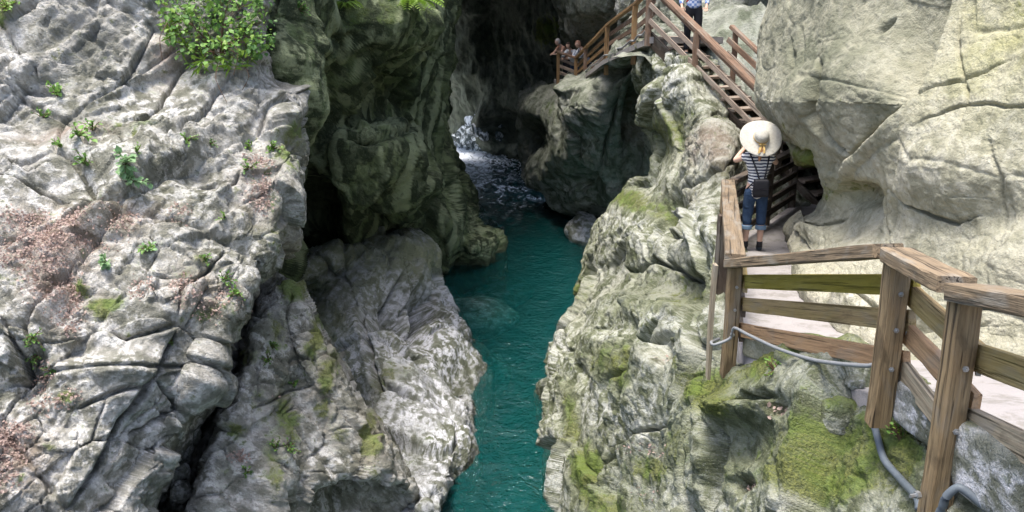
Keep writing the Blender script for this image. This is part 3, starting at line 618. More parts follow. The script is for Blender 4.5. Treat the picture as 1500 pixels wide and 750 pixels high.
# unseen slab added wholly above the view to darken the cave beyond the gallery
def shade_slab():
    nx, ny = 90, 110
    X, Y = np.meshgrid(np.linspace(-4.2, 14, nx), np.linspace(36, 66, ny))
    p = np.stack([X, Y, np.zeros_like(X)], 2).reshape(-1, 3)
    z = 10.0 + 1.2 * fbm(p * .25, 4, .5, 201) + .15 * np.abs(p[:, 0]) * 0 + np.clip(39 - p[:, 1], 0, 5) * .6
    lo = np.column_stack([p[:, :2], z]); up = np.column_stack([p[:, :2], z + 6])
    i = np.arange(nx * ny).reshape(ny, nx)
    f = np.stack([i[:-1, :-1], i[1:, :-1], i[1:, 1:], i[:-1, 1:]], 2).reshape(-1, 4)
    o = mesh_obj('cave_shade_slab', np.concatenate([lo, up]), f.tolist() + (f[:, ::-1] + nx * ny).tolist(), M_cave, smooth=True)
    o['kind'] = 'structure'
shade_slab()
# the rock at the back of the crevice between cliff and wedge
rock_mass('crevice_back', [[(360, 380, 16.5), (412, 405, 14.9), (450, 420, 17)], [(345, 430, 15.6), (390, 445, 13.9), (425, 460, 16)], [(310, 500, 15), (358, 510, 13.4), (405, 520, 15)], [(275, 590, 14), (322, 600, 12.6), (365, 610, 14)], [(235, 690, 12.6), (275, 700, 11.8), (315, 710, 12.6)], [(190, 820, 11.6), (245, 820, 10.6), (290, 820, 11.6)], [(170, 960, 11), (225, 960, 9.8), (280, 960, 11)]], (120, 50), d_wedge, M_left)
# ground far left and behind: the plateau that closes the sides of the gorge

# ================================================================== WATER
def water():
    t = NT('gorge_water')
    nt = t.t; nt.nodes.remove(t.b)
    tr = nt.nodes.new('ShaderNodeBsdfTransparent'); gl = nt.nodes.new('ShaderNodeBsdfGlossy'); gl.inputs['Roughness'].default_value = .06
    lw = nt.nodes.new('ShaderNodeFresnel'); lw.inputs[0].default_value = 1.33
    h = t.math('ADD', t.noise(1.6, 4, .6, vec=t.coord((1, .8, 1)), dist=.5), t.math('MULTIPLY', t.noise(6, 3, .6), .35))
    nb = t.bump(h, 1.0, .3)
    nt.links.new(nb, gl.inputs['Normal']); nt.links.new(nb, lw.inputs['Normal'])
    mx = nt.nodes.new('ShaderNodeMixShader'); df = nt.nodes.new('ShaderNodeBsdfDiffuse'); df.inputs[0].default_value = (.004, .078, .076, 1)     # glacial silt in suspension
    sm = nt.nodes.new('ShaderNodeMixShader'); sm.inputs[0].default_value = .5; nt.links.new(tr.outputs[0], sm.inputs[1]); nt.links.new(df.outputs[0], sm.inputs[2])
    nt.links.new(lw.outputs[0], mx.inputs[0]); nt.links.new(sm.outputs[0], mx.inputs[1]); nt.links.new(gl.outputs[0], mx.inputs[2])
    # white water at the rapids with ripple reflections painted white, thin lines elsewhere
    fo = nt.nodes.new('ShaderNodeBsdfDiffuse'); fo.inputs[0].default_value = (.8, .83, .86, 1)
    st = t.noise(1.0, 8, .7, vec=t.coord((2.6, 1.1, 1), (0, 0, -18)), dist=1.6)
    ln = t.math('ABSOLUTE', t.math('SUBTRACT', t.noise(1.0, 6, .65, vec=t.coord((1.0, .55, 1), (0, 0, -20)), dist=1.0), .5))
    lines = t.ramp(ln, .0, .03, 1, 0)
    a = t.attr('foam_glint')
    f1 = t.ramp(t.math('ADD', st, t.math('MULTIPLY', a, .22)), .60, .80)
    f2 = t.math('MULTIPLY', lines, t.math('MULTIPLY', t.ramp(a, .02, .4), t.ramp(st, .45, .6)))
    f1 = t.math('MULTIPLY', f1, t.ramp(a, .02, .3, .06, 1.0)); fm = t.math('MINIMUM', t.math('ADD', f1, f2), 1.0)
    m2 = nt.nodes.new('ShaderNodeMixShader'); nt.links.new(fm, m2.inputs[0]); nt.links.new(mx.outputs[0], m2.inputs[1]); nt.links.new(fo.outputs[0], m2.inputs[2])
    nt.links.new(m2.outputs[0], t.out.inputs['Surface'])
    va = nt.nodes.new('ShaderNodeVolumeAbsorption'); va.inputs[0].default_value = (.02, .72, .70, 1); va.inputs['Density'].default_value = .95
    nt.links.new(va.outputs[0], t.out.inputs['Volume'])
    xs = np.linspace(-13, 9, 160); ys = np.concatenate([np.linspace(4, 12, 20)[:-1], np.linspace(12, 66, 300)])
    X, Y = np.meshgrid(xs, ys); p = np.stack([X, Y, 0 * X], 2).reshape(-1, 3)
    foam_glint = np.exp(-np.clip(46.5 - p[:, 1], 0, 99) ** 2 / 40) * (1.0 - .7 * np.clip((p[:, 0] + 2.6) / 2.5, 0, 1)) + .35 * np.exp(-np.clip(41 - p[:, 1], 0, 99) ** 2 / 60)
    z = (.010 + .05 * np.clip(foam_glint, 0, 1)) * fbm(p * np.array([1.3, .9, 1]), 4, .55, 301) + .004 * perlin(p * 4, 303)
    nx, ny = len(xs), len(ys); i = np.arange(nx * ny).reshape(ny, nx)
    f = np.stack([i[:-1, :-1], i[:-1, 1:], i[1:, 1:], i[1:, :-1]], 2).reshape(-1, 4).tolist()
    v = np.column_stack([p[:, :2], z])
    # close the body of water: sides and underside
    ring = np.concatenate([i[0, :], i[1:, -1], i[-1, -2::-1], i[-2:0:-1, 0]])
    base = len(v); low = v[ring].copy(); low[:, 2] = -3.4
    n = len(ring)
    for k in range(n):
        k2 = (k + 1) % n; f.append([int(ring[k2]), int(ring[k]), base + k, base + k2])
    f.append([base + k for k in range(n - 1, -1, -1)])
    o = mesh_obj('water', np.concatenate([v, low]), f, t.m, smooth=True); o['kind'] = 'structure'
    at = o.data.attributes.new('foam_glint', 'FLOAT', 'POINT')
    at.data.foreach_set('value', np.concatenate([foam_glint, np.zeros(n)]).astype(np.float32))
    t = NT('river_bed_gravel')
    bed = t.done(t.mix(t.noise(.6, 5), (.30, .34, .34), (.42, .46, .46)), .9)
    nx, ny = 60, 120; X, Y = np.meshgrid(np.linspace(-12.9, 8.9, nx), np.linspace(4.1, 65.9, ny)); p = np.stack([X, Y, 0 * X], 2).reshape(-1, 3)
    p[:, 2] = -2.6 + .45 * fbm(p * .3, 4, .5, 311)
    i = np.arange(nx * ny).reshape(ny, nx)
    o = mesh_obj('river_bed', p, np.stack([i[:-1, :-1], i[:-1, 1:], i[1:, 1:], i[1:, :-1]], 2).reshape(-1, 4).tolist(), bed, smooth=True); o['kind'] = 'structure'
water()

# ================================================================== WALKWAY
def z_floor(Y):
    return float(np.interp(Y, (-2, 0.5, 2.5, 3.5, 4.4, 7.0, 11.4, 15), (6.6, 6.3, 6.05, 5.95, 5.88, 5.10, 4.8, 4.8)))
PO = {}
PO[0] = np.array([1.72, 1.6]); 
def xy(px, py, Y): q = P(px, py, Y); return q
T1 = P(1416, 428, 3.62); T2 = P(1316, 372, 4.42); T3 = P(1077, 384, 7.05); T4 = P(1066, 268, 11.3)
M_path = None
def walkway():
    global M_path
    t = NT('concrete_path')
    c = t.mix(t.noise(1.2, 6, .6), (.36, .34, .335), (.27, .25, .245)); c = t.mix(t.math('MULTIPLY', t.ramp(t.noise(3.5, 8, .75), .48, .62), .75), c, (.20, .185, .165))
    c = t.mix(t.ramp(t.noise(60, 3, .6), .6, .75, 0, .4), c, (.2, .18, .16))
    M_path = t.done(c, .9, t.bump(t.math('ADD', t.noise(14, 6, .6), t.noise(80, 2)), .5, .012))
    Lf = [(1.6, -1), (1.65, 1.2), (1.85, 2.6), (T1[0] + .2, T1[1]), (T2[0] + .2, T2[1]), (T3[0] + .14, T3[1]), (2.3, 8.9), (T4[0] - .02, T4[1] + .2), (3.7, 12.8), (4.55, 14.1), (5.4, 15.0)]
    Rt = [(4.2, -1), (4.3, 1.2), (4.3, 2.6), (4.2, 3.6), (4.2, 4.6), (4.2, 7.4), (4.4, 8.9), (5.0, 10.8), (5.8, 12.2), (6.4, 13.1), (6.9, 14.2)]
    n = 120; tt = np.linspace(0, len(Lf) - 1, n)
    A = bspline(np.array(Lf, float), tt); B = bspline(np.array(Rt, float), tt); m = 26
    v = []; 
    for k in range(n):
        for j in range(m):
            q = A[k] + (B[k] - A[k]) * j / (m - 1); v.append((q[0], q[1], z_floor(q[1])))
    v = np.array(v); v[:, 2] += .02 * fbm(v * 1.5, 3, .5, 321)
    lo = v.copy(); lo[:, 2] -= .22
    i = np.arange(n * m).reshape(n, m); f = np.stack([i[:-1, :-1], i[:-1, 1:], i[1:, 1:], i[1:, :-1]], 2).reshape(-1, 4).tolist()
    e = i[:, 0]; f += [[int(e[k]), int(e[k + 1]), int(e[k + 1] + n * m), int(e[k] + n * m)] for k in range(n - 1)]
    o = mesh_obj('walkway_path', np.concatenate([v, lo]), f, M_path, smooth=True); o['kind'] = 'structure'
walkway()

# ================================================================== TIMBER
def wood(name, c1, c2, c3, alg=0.0, algc=(.26, .21, .02), wear=.5):
    t = NT(name); rd = t.rand()
    cc = t.t.nodes.new('ShaderNodeCombineXYZ'); t.set(cc.inputs[0], t.math('MULTIPLY', rd, 40)); t.set(cc.inputs[1], t.math('MULTIPLY', rd, 17)); 
    va = t.t.nodes.new('ShaderNodeVectorMath'); va.operation = 'ADD'; t.t.links.new(t.tc.outputs['Object'], va.inputs[0]); t.t.links.new(cc.outputs[0], va.inputs[1])
    def cd(s):
        mp = t.t.nodes.new('ShaderNodeMapping'); t.t.links.new(va.outputs[0], mp.inputs[0]); mp.inputs['Scale'].default_value = s; return mp.outputs[0]
    g = t.noise(1, 6, .65, vec=cd((1.2, 26, 26)), dist=.6); g2 = t.noise(1, 5, .6, vec=cd((3, 90, 90)), dist=.3); bl = t.noise(1, 5, .6, vec=cd((2.5, 6, 6)), dist=.5)
    c = t.mix(t.ramp(g, .35, .65), c1, c2); c = t.mix(t.math('MULTIPLY', t.ramp(g2, .5, .68), .65), c, c3)
    c = t.mix(t.math('MULTIPLY', t.ramp(bl, .5, .66), wear), c, (.30, .28, .24)); c = t.mix(t.math('MULTIPLY', t.ramp(bl, .46, .34), .55), c, c3)
    sl_ = t.ramp(t.noise(1, 3, .5, vec=cd((.7, 46, 46)), dist=.2), .615, .66); c = t.mix(t.math('MULTIPLY', sl_, .8), c, tuple(x * .5 for x in c3))
    if alg: c = t.mix(t.math('MULTIPLY', t.ramp(t.noise(1, 5, .6, vec=cd((1.5, 8, 8))), .35, .6), alg), c, algc)
    c = t.mix(t.math('MULTIPLY', rd, .25), c, c3)
    return t.done(c, .75, t.bump(t.math('SUBTRACT', t.math('ADD', g, t.math('MULTIPLY', g2, .6)), sl_), .8, .014), .3)
W_post = wood('wood_post_brown', (.36, .26, .145), (.25, .175, .095), (.055, .038, .022), wear=.45)
W_rail = wood('wood_handrail_weathered', (.29, .215, .135), (.19, .14, .09), (.06, .047, .034), wear=.7)
W_slat = wood('wood_slat_brown', (.48, .36, .18), (.38, .27, .13), (.14, .095, .05), alg=.3, wear=.4)
W_alg = wood('wood_slat_algae', (.42, .35, .09), (.33, .27, .06), (.11, .09, .03), alg=.7, wear=.1)
W_red = wood('wood_slat_reddish', (.52, .33, .18), (.41, .25, .135), (.18, .11, .06), wear=.35)
W_grey = wood('wood_slat_pale', (.46, .39, .28), (.36, .29, .20), (.15, .12, .08), wear=.6)
W_stair = wood('wood_stair_red_brown', (.30, .19, .13), (.22, .14, .095), (.10, .065, .045), wear=.55)
W_spale = wood('wood_stair_pale', (.40, .32, .26), (.30, .235, .19), (.14, .105, .08), wear=.7)
W_dark = wood('wood_dark', (.10, .075, .055), (.075, .055, .04), (.03, .022, .016), wear=.35)
W_gal = wood('wood_gallery', (.36, .22, .10), (.28, .17, .08), (.13, .08, .04), wear=.2)
rng = random.Random(5)
def beam(name, a, b, w, h, mat, parent, up=(0, 0, 1), jit=.004, ch=.1, n=6):
    """chamfered timber from a to b; w across, h along 'up'"""
    a = Vector(a); b = Vector(b); d = b - a; Ln = d.length; x = d.normalized(); u = Vector(up)
    y = u.cross(x); y = y.normalized() if y.length > 1e-4 else Vector((0, 1, 0)); z = x.cross(y)
    c = min(w, h) * ch; hw, hh = w / 2, h / 2
    ring = [(-hw + c, -hh), (hw - c, -hh), (hw, -hh + c), (hw, hh - c), (hw - c, hh), (-hw + c, hh), (-hw, hh - c), (-hw, -hh + c)]
    vs = []; bow = rng.uniform(-1, 1) * jit * 2
    for k in range(n + 1):
        s = k / n; off = bow * math.sin(s * math.pi)
        for (p, q) in ring: vs.append((s * Ln - Ln / 2, p + off + rng.uniform(-jit, jit) * .5, q + rng.uniform(-jit, jit) * .5))
    fs = []
    for k in range(n):
        for j in range(8): j2 = (j + 1) % 8; fs.append([k * 8 + j, k * 8 + j2, (k + 1) * 8 + j2, (k + 1) * 8 + j])
    fs.append([7 - j for j in range(8)]); fs.append([n * 8 + j for j in range(8)])
    o = mesh_obj(name, vs, fs, mat)
    m = Matrix((x, y, z)).transposed().to_4x4(); m.translation = (a + b) / 2
    if parent:
        o.parent = parent; m.translation -= parent.location
    o.matrix_basis = m
    return o
def tube_mesh(pts, r, seg=8, sub=6):
    c = np.array(pts, float); tt = np.linspace(0, len(c) - 1, (len(c) - 1) * sub + 1); c = bspline(c, tt)
    d = np.gradient(c, axis=0); d /= np.linalg.norm(d, axis=1, keepdims=True)
    ref = np.array([0, 0, 1.0]); vs = []; fs = []
    rr = r if hasattr(r, '__len__') else [r] * len(c)
    if len(rr) != len(c): rr = np.interp(np.linspace(0, 1, len(c)), np.linspace(0, 1, len(rr)), rr)
    for k in range(len(c)):
        rf = ref if abs(d[k] @ ref) < .95 else np.array([1.0, 0, 0])
        s = np.cross(d[k], rf); s /= np.linalg.norm(s); q = np.cross(s, d[k])
        for j in range(seg): a = 2 * math.pi * j / seg; vs.append(c[k] + rr[k] * (math.cos(a) * s + math.sin(a) * q))
    for k in range(len(c) - 1):
        for j in range(seg): j2 = (j + 1) % seg; fs.append([k * seg + j, k * seg + j2, (k + 1) * seg + j2, (k + 1) * seg + j])
    fs.append(list(range(seg - 1, -1, -1))); fs.append([(len(c) - 1) * seg + j for j in range(seg)])
    return vs, fs
def tube(name, pts, r, mat, parent=None, seg=8, sub=6):
    vs, fs = tube_mesh(pts, r, seg, sub)
    if parent: vs = [np.array(v) - np.array(parent.location) for v in vs]
    return mesh_obj(name, vs, fs, mat, parent, smooth=True)
def V3(*a): return np.array(a, float)
def post(par, top, length, w, mat, lean=(0, 0)):
    return beam('post', (top[0] - lean[0] * length, top[1] - lean[1] * length, top[2] - length), tuple(top), w, w, mat, par, up=(0, 1, .01), jit=.006, n=8, ch=.07)

# ---- foreground fence
RH = .075
fence = empty('wooden_fence', (T2[0], T2[1], T2[2] - .95), 'weathered brown timber fence with grey conduit, turning three corners along the concrete path', 'fence')
T0 = T1 + V3(-.12, -1.75, .42)
drop = V3(0, 0, RH / 2)
post(fence, T1 - drop, 1.25, .108, W_post); post(fence, T2 - drop, .93, .108, W_post); post(fence, T3 - drop, .98, .108, W_post)
post(fence, T4 - drop, 1.1, .13, W_post); post(fence, T0 - drop, 1.2, .108, W_post)
post(fence, .5 * (T3 + T4) - drop + V3(-.04, .1, 0), .95, .12, W_dark)
def rails(par, a, b, offs, mats, side, w=.04, h=.11, name='rail', ext=.03):
    d = (b - a) / np.linalg.norm(b - a); s = np.array([d[1], -d[0], 0]) * side
    for k, (of, m) in enumerate(zip(offs, mats)):
        o2 = of if hasattr(of, '__len__') else (of, of)
        beam(name, a + s - V3(0, 0, o2[0]) - d * ext, b + s - V3(0, 0, o2[1]) + d * ext, w, h, m, par, jit=.005)
def handrail(par, a, b, mat, w=.17, h=RH, ea=.0, eb=.0):
    d = (b - a) / np.linalg.norm(b - a); beam('handrail', a - d * ea, b + d * eb, w, h, mat, par, jit=.006, n=10, ch=.09)
handrail(fence, T0, T1, W_rail, ea=.02, eb=.03); handrail(fence, T1 + V3(0, .09, .004), T2 - V3(0, .03, .004), W_rail, ea=-.0, eb=.06); handrail(fence, T2 + V3(-.03, .06, .0), T3 + V3(0, -.02, -.004), W_rail, ea=0, eb=.06)
handrail(fence, T3 + V3(.02, .09, .006), T4, W_rail, eb=.08)
rails(fence, T0, T1, (.30, .60), (W_slat, W_grey), .10, h=.125)
rails(fence, T1, T2, ((.30, .22), (.52, .43), (.76, .64)), (W_slat, W_red, W_grey), .10, h=.12)
rails(fence, T2, T3, (.17, .37, .60), (W_alg, W_slat, W_red), .10, h=.115, ext=.05)
rails(fence, T3, T4, (.2, .42, .64), (W_slat, W_dark, W_dark), .095, h=.1)
bd = T3 + V3(-.13, .14, 0)
beam('board', bd - V3(.0, .0, 1.1), bd - V3(0, 0, .06), .03, .09, W_grey, fence, up=(0, 1, .01))
# bolts with nuts through the posts
t = NT('galvanised_steel'); t.b.inputs['Metallic'].default_value = .8; M_steel = t.done((.42, .43, .44), .45)
def bolt(par, c, dirv, r=.012, l=.05):
    c = np.array(c); d = np.array(dirv) / np.linalg.norm(dirv); vs, fs = tube_mesh([c, c + d * l * .4, c + d * l * .41, c + d * l], [r * 1.6, r * 1.6, r * .8, r * .8], 6, 1)
    vs = [np.array(v) - np.array(par.location) for v in vs]; mesh_obj('bolt', vs, fs, M_steel, par)
for T, zz in ((T1, .36), (T2, .42)):
    bolt(fence, T + V3(.08, -.02, -zz), (1, -.3, 0))
bolt(fence, T1 + V3(-.08, .0, -.98), (-1, -.3, 0))
for T, zs in ((T1, (.33, .63)), (T2, (.20, .40, .62)), (T3, (.20, .40, .62))):
    for zz in zs: bolt(fence, T + V3(.012, -.058, -zz), (0, -1, 0), .009, .018)

# ---- grey conduit and hoses
t = NT('grey_conduit'); M_cond = t.done(t.mix(t.noise(30, 3), (.20, .21, .22), (.30, .31, .32)), .5)
t = NT('dark_hose'); M_hose = t.done(t.mix(t.noise(20, 3), (.07, .09, .11), (.16, .18, .20)), .5)
q3 = T3; r_ = lambda f, z, o=.06: T3 + (T2 - T3) * f + V3(-o, 0, -z)
tag(tube('conduit', [T3 + V3(-.05, .16, -.74), T3 + V3(-.135, .08, -.74), T3 + V3(-.14, -.06, -.71), T3 + V3(-.03, -.12, -.63), r_(.06, .57, .02), r_(.2, .60, .03), r_(.45, .66, .03), r_(.7, .68, .03), r_(.95, .64, .02), T2 + V3(.03, .12, -.62)], .013, M_cond),
    'grey plastic conduit looped round the corner post and along the lowest rail', 'conduit')
def ground(pts, name='right_promontory', lift=.02):
    out = []
    for (x, y) in pts:
        p, n = on_rock(name, x, y); out.append(p + n * lift)
    return out

# hoses lying on the rock beside the fence posts
tag(tube('water_hose', ground([(1276, 612), (1288, 640), (1300, 672), (1322, 706), (1346, 732), (1352, 752)], lift=.03), .021, M_hose), 'dark blue-grey hose lying on mossy rock between the two nearest fence posts', 'hose')
hp = P(1376, 752, 3.45)
tag(tube('water_hose', [hp + V3(-.05, .1, -.25), hp, P(1386, 728, 3.42), P(1404, 714, 3.4), P(1426, 728, 3.36), P(1452, 752, 3.3), P(1480, 790, 3.2)], .019, M_hose), 'dark hose arching up from the ground at the foot of the big corner post', 'hose')

# ---- fence behind the hat wearer: dark boards, turning to the stair
T5 = V3(4.5, 14.0, T4[2])
f2 = empty('wooden_fence', (T5[0], T5[1], T5[2] - .87), 'dark timber fence beside the person in the straw hat, running to the stair foot', 'fence')
handrail(f2, T4 + V3(.1, .14, -.01), T5, W_dark, w=.12, h=.06)
rails(f2, T4 + V3(.06, .1, 0), T5, (.2, .39, .58, .76), (W_dark,) * 4, .03, h=.09)
post(f2, T5 + V3(.02, .06, -.03), .95, .11, W_dark); post(f2, T4 + (T5 - T4) * .55 + V3(.05, .08, -.03), .95, .1, W_dark)

# ================================================================== STAIR AND GALLERY
S0 = V3(5.05, 14.2, 4.82); S1 = V3(2.75, 17.5, 7.37); SW = .74
sd = (S1 - S0) / np.linalg.norm(S1 - S0); hd = (S1 - S0)[:2]; hd = hd / np.linalg.norm(hd); RT = V3(hd[1], -hd[0], 0)
UP = np.cross(RT, sd)
if UP[2] < 0: UP = -UP
stair = empty('wooden_staircase', S0, 'long open timber stair climbing the rock beyond the person in the straw hat', 'staircase')
NS = 15
for k in range(NS):
    c = S0 + (S1 - S0) * ((k + .75) / NS)
    beam('tread', c, c + RT * SW, .27, .045, W_spale, stair, jit=.004, n=3)
    beam('riser_gap_shade', c + V3(hd[0] * .13, hd[1] * .13, -.09), c + RT * SW + V3(hd[0] * .13, hd[1] * .13, -.09), .02, .10, W_dark, stair, jit=.002, n=2)  # dark strip for the shade in the open gap below each tread
for o in (-.035, SW + .035):
    beam('stringer', S0 + RT * o - UP * .1 - sd * .2, S1 + RT * o - UP * .1 + sd * .1, .06, .24, W_dark, stair, jit=.004)
HH = V3(0, 0, .9)
fs_ = empty('stair_railing', S0 - RT * .1, 'reddish brown timber railing along the open gorge side of the stair', 'railing')
A0, A1 = S0 + (S1 - S0) * .18 - RT * .1 + HH, S1 - RT * .1 + HH
handrail(fs_, A0, A1, W_stair, w=.17, h=.055, eb=.12); beam('handrail_bearer', A0 - V3(0, 0, .07), A1 - V3(0, 0, .07), .05, .08, W_stair, fs_)
rails(fs_, A0, A1, (.34, .63), (W_spale, W_spale), -.06, w=.035, h=.09)
for f in (.20, .70): post(fs_, S0 + (S1 - S0) * f - RT * .15 + HH - V3(0, 0, .03), 1.15 if f > .5 else .95, .10, W_stair if f > .5 else W_dark)
post(fs_, A1 - RT * .05 + V3(-.02, .1, .06), 1.15, .11, W_stair)
fr_ = empty('stair_railing', S0 + RT * (SW + .1), 'short timber railing on the rock side of the stair', 'railing')
B0, B1 = S0 + (S1 - S0) * .25 + RT * (SW + .1) + HH, S0 + (S1 - S0) * .72 + RT * (SW + .1) + HH
handrail(fr_, B0, B1, W_stair, w=.10, h=.07); rails(fr_, B0, B1, (.25, .5), (W_stair, W_spale), -.05, h=.1)
for f in (.28, .5, .70): post(fr_, S0 + (S1 - S0) * f + RT * (SW + .13) + HH - V3(0, 0, .03), .95, .09, W_stair)

gt = [A1 + V3(0, .12, 0), P(931, 6, 20), P(890, 37, 24), P(858, 70, 28.5), P(844, 85, 30.2), P(818, 76, 31.6)]
gal = empty('gallery_railing', gt[2] - V3(0, 0, .9), 'long timber railing of the rock gallery descending towards the dark cave', 'railing')
for k, (a, b) in enumerate(zip(gt[:-1], gt[1:])):
    m = (W_stair, W_stair, W_gal, W_gal, W_spale)[k]
    handrail(gal, a, b, W_gal if k < 4 else W_stair, w=.11, h=.06, eb=.05)
    rails(gal, a, b, (.25, .48, .70), (m, m, W_stair if k < 4 else W_spale), .05, w=.035, h=.1)
    post(gal, b + V3(0, 0, -.03), 1.25 if k != 2 else 1.0, .11, W_gal if k != 2 else W_stair)
wire = [a - V3(.08, 0, .78 + .05 * ((k % 2))) for k, a in enumerate([gt[0] + (gt[1] - gt[0]) * f for f in (0, .25, .5, .75)] + [gt[1] + (gt[2] - gt[1]) * f for f in (0, .25, .5, .75)] + [gt[2] + (gt[3] - gt[2]) * f for f in (0, .3, .6, 1)])]
tag(tube('conduit', wire, .022, M_cond), 'pale sagging conduit strung below the gallery railing', 'conduit')
def ribbon(name, Lp, w, mat, thick=.3):
    Lp = np.array(Lp); d = np.gradient(Lp, axis=0); s = np.stack([d[:, 1], -d[:, 0], 0 * d[:, 0]], 1); s /= np.linalg.norm(s, axis=1, keepdims=True)
    ww = np.array(w).reshape(-1, 1); v = np.concatenate([Lp - s * .12, Lp + s * ww, Lp - s * .12 - V3(0, 0, thick), Lp + s * ww - V3(0, 0, thick)]); n = len(Lp); f = []
    for k in range(n - 1): f += [[k, n + k, n + k + 1, k + 1], [2 * n + k, k, k + 1, 2 * n + k + 1], [2 * n + k + 1, 3 * n + k + 1, 3 * n + k, 2 * n + k], [n + k, 3 * n + k, 3 * n + k + 1, n + k + 1]]
    f += [[0, 2 * n, 3 * n, n], [n - 1, 2 * n - 1, 4 * n - 1, 3 * n - 1]]
    o = mesh_obj(name, v, f, mat); o['kind'] = 'structure'
fl = [S1 - V3(0, .05, .02)] + [g - V3(0, 0, .9) for g in gt[1:]]
ribbon('gallery_path', fl[:5] + [fl[4] + V3(-.5, 2.5, 0)], [1.3, 1.2, 1.2, 1.2, 1.3, 1.6], M_path, .12)
# bedrock that carries the stair and the landing
def bed():
    n, m = 60, 40; v = []
    for i in range(n):
        for j in range(m):
            f = -.12 + 1.35 * i / (n - 1); o = -.25 + 3.2 * j / (m - 1)
            q = S0 + (S1 - S0) * min(f, 1) + V3(hd[0], hd[1], 0) * max(0, f - 1) * 5 + RT * o
            q = q - V3(0, 0, .42) + V3(0, 0, .5 * max(0, o - 1.1)); v.append(q)
    v = np.array(v); v[:, 2] += .10 * ridged(v * .9, 4, .5, 331) - .1 + .5 * d_prom(v) * np.clip((v @ RT - S0 @ RT - .8) * 2, 0, 1)
    i = np.arange(n * m).reshape(n, m); o = mesh_obj('stair_bedrock', v, np.stack([i[:-1, :-1], i[:-1, 1:], i[1:, 1:], i[1:, :-1]], 2).reshape(-1, 4).tolist(), M_far, smooth=True)
    for k in ('moss', 'pale', 'warm', 'damp_shade'): o.data.attributes.new(k, 'FLOAT', 'POINT')
    rock_attrs(o.data, v, M_far['sc'], tuple(M_far['strot'])); o['kind'] = 'structure'
bed()

# ================================================================== LOOSE STONES
def boulder(name, c, rad, rot, seed, mat, label, cat='boulder', group=None, moss=0.0, pale=.2, warm=0., rough=1.0, sub=4, boxy=0.):
    bm = bmesh.new(); bmesh.ops.create_icosphere(bm, subdivisions=sub, radius=1.0)
    v = np.array([x.co[:] for x in bm.verts])
    if boxy: v = v / (np.abs(v) ** (2 + 6 * boxy)).sum(1, keepdims=True) ** (1 / (2 + 6 * boxy))
    rm = max(rad); w = v * np.array(rad); n = v / np.linalg.norm(v, axis=1, keepdims=True)
    q = w / rm + seed * 7.3
    d = rm * rough * (facet(q, .9, (20, 30, 10), .5, .35, .06, .04, seed, .3) * .28 + facet(q, .35, (20, 30, 10), .5, .35, .1, .05, seed + 1, .3) * .07 + .05 * fbm(q * 2.2, 4, .55, seed + 2))
    w = (w + n * d[:, None]) @ rotm(*rot).T
    for b, co in zip(bm.verts, w): b.co = co
    me = bpy.data.meshes.new(name); bm.to_mesh(me); bm.free(); me.polygons.foreach_set('use_smooth', [True] * len(me.polygons))
    me.materials.append(mat)
    nz = n @ rotm(*rot).T
    for k, val in (('moss', moss * np.clip(nz[:, 2] + .2, 0, 1)), ('pale', pale + 0 * d), ('warm', warm + 0 * d), ('damp_shade', 0 * d)):
        at = me.attributes.new(k, 'FLOAT', 'POINT'); at.data.foreach_set('value', val.astype(np.float32))
    rock_attrs(me, w + np.array(c), mat['sc'], tuple(mat['strot']) if mat['streak'] else None)
    o = bpy.data.objects.new(name, me); COL.objects.link(o); o.location = tuple(map(float, c))
    return tag(o, label, cat, group)
boulder('boulder', PZ(856, 340, .25), (.62, .9, .62), (0, 0, 20), 3, M_bould, 'smooth pale grey boulder in the water at the foot of the right rock', pale=.3)
for (x, y, z, r, s, b1) in ((700, 464, -.6, (1.2, 1.1, .5), 5, 'pale sunken boulder against the tip of the left bank rock, just under the surface'), (728, 432, -1.9, (1.2, 1.6, .5), 6, 'deepest sunken boulder, out from the bank towards mid-stream'), (704, 548, -1.6, (.8, 1.3, .5), 7, 'narrow sunken boulder below the white outcrop of the left bank')):
    boulder('sunken_boulder', PZ(x, y, z), r, (0, 0, 25 * s), s, M_bould, b1, group='boulders under the water', rough=.7)
boulder('edge_stone', P(1212, 548, 5.9), (.36, .20, .24), (8, -6, -10), 11, M_prom, 'large angular grey stone with streaky moss below the lowest fence rail', 'stone', moss=.45, boxy=.4)
boulder('edge_stone', P(1235, 600, 5.2), (.24, .2, .13), (0, 5, 15), 12, M_prom, 'flat mossy stone lying against the foot of the middle fence post', 'stone', moss=.4, boxy=.2)
boulder('edge_stone', P(1253, 560, 5.15), (.07, .06, .05), (0, 0, 30), 13, M_bould, 'small pinkish white stone beside the middle fence post', 'stone', pale=.5, warm=.3)
boulder('kerb_block', P(1344, 612, 4.12) + V3(.06, 0, 0), (.06, .36, .12), (-6, 0, 2), 14, M_bould, 'long pale mortared kerb block under the rails between the two big posts', 'kerb', moss=.15, pale=.4, boxy=.8, rough=.12)
boulder('kerb_block', P(1470, 700, 3.3) + V3(.05, 0, 0), (.12, .34, .17), (-8, 0, 2), 15, M_bould, 'pale lichen-streaked kerb block right of the big corner post', 'kerb', moss=.35, pale=.3, boxy=.8, rough=.14)
boulder('kerb_block', P(1118, 512, 6.75), (.06, .34, .09), (-16, 0, 8), 16, M_smooth, 'narrow grey kerb stone just inside the far corner post', 'kerb', pale=.1, boxy=.8, rough=.3)
boulder('edge_stone', P(1150, 560, 6.3), (.30, .26, .17), (0, 10, 0), 17, M_prom, 'rounded stone covered in bright moss beneath the corner post', 'stone', moss=.75)
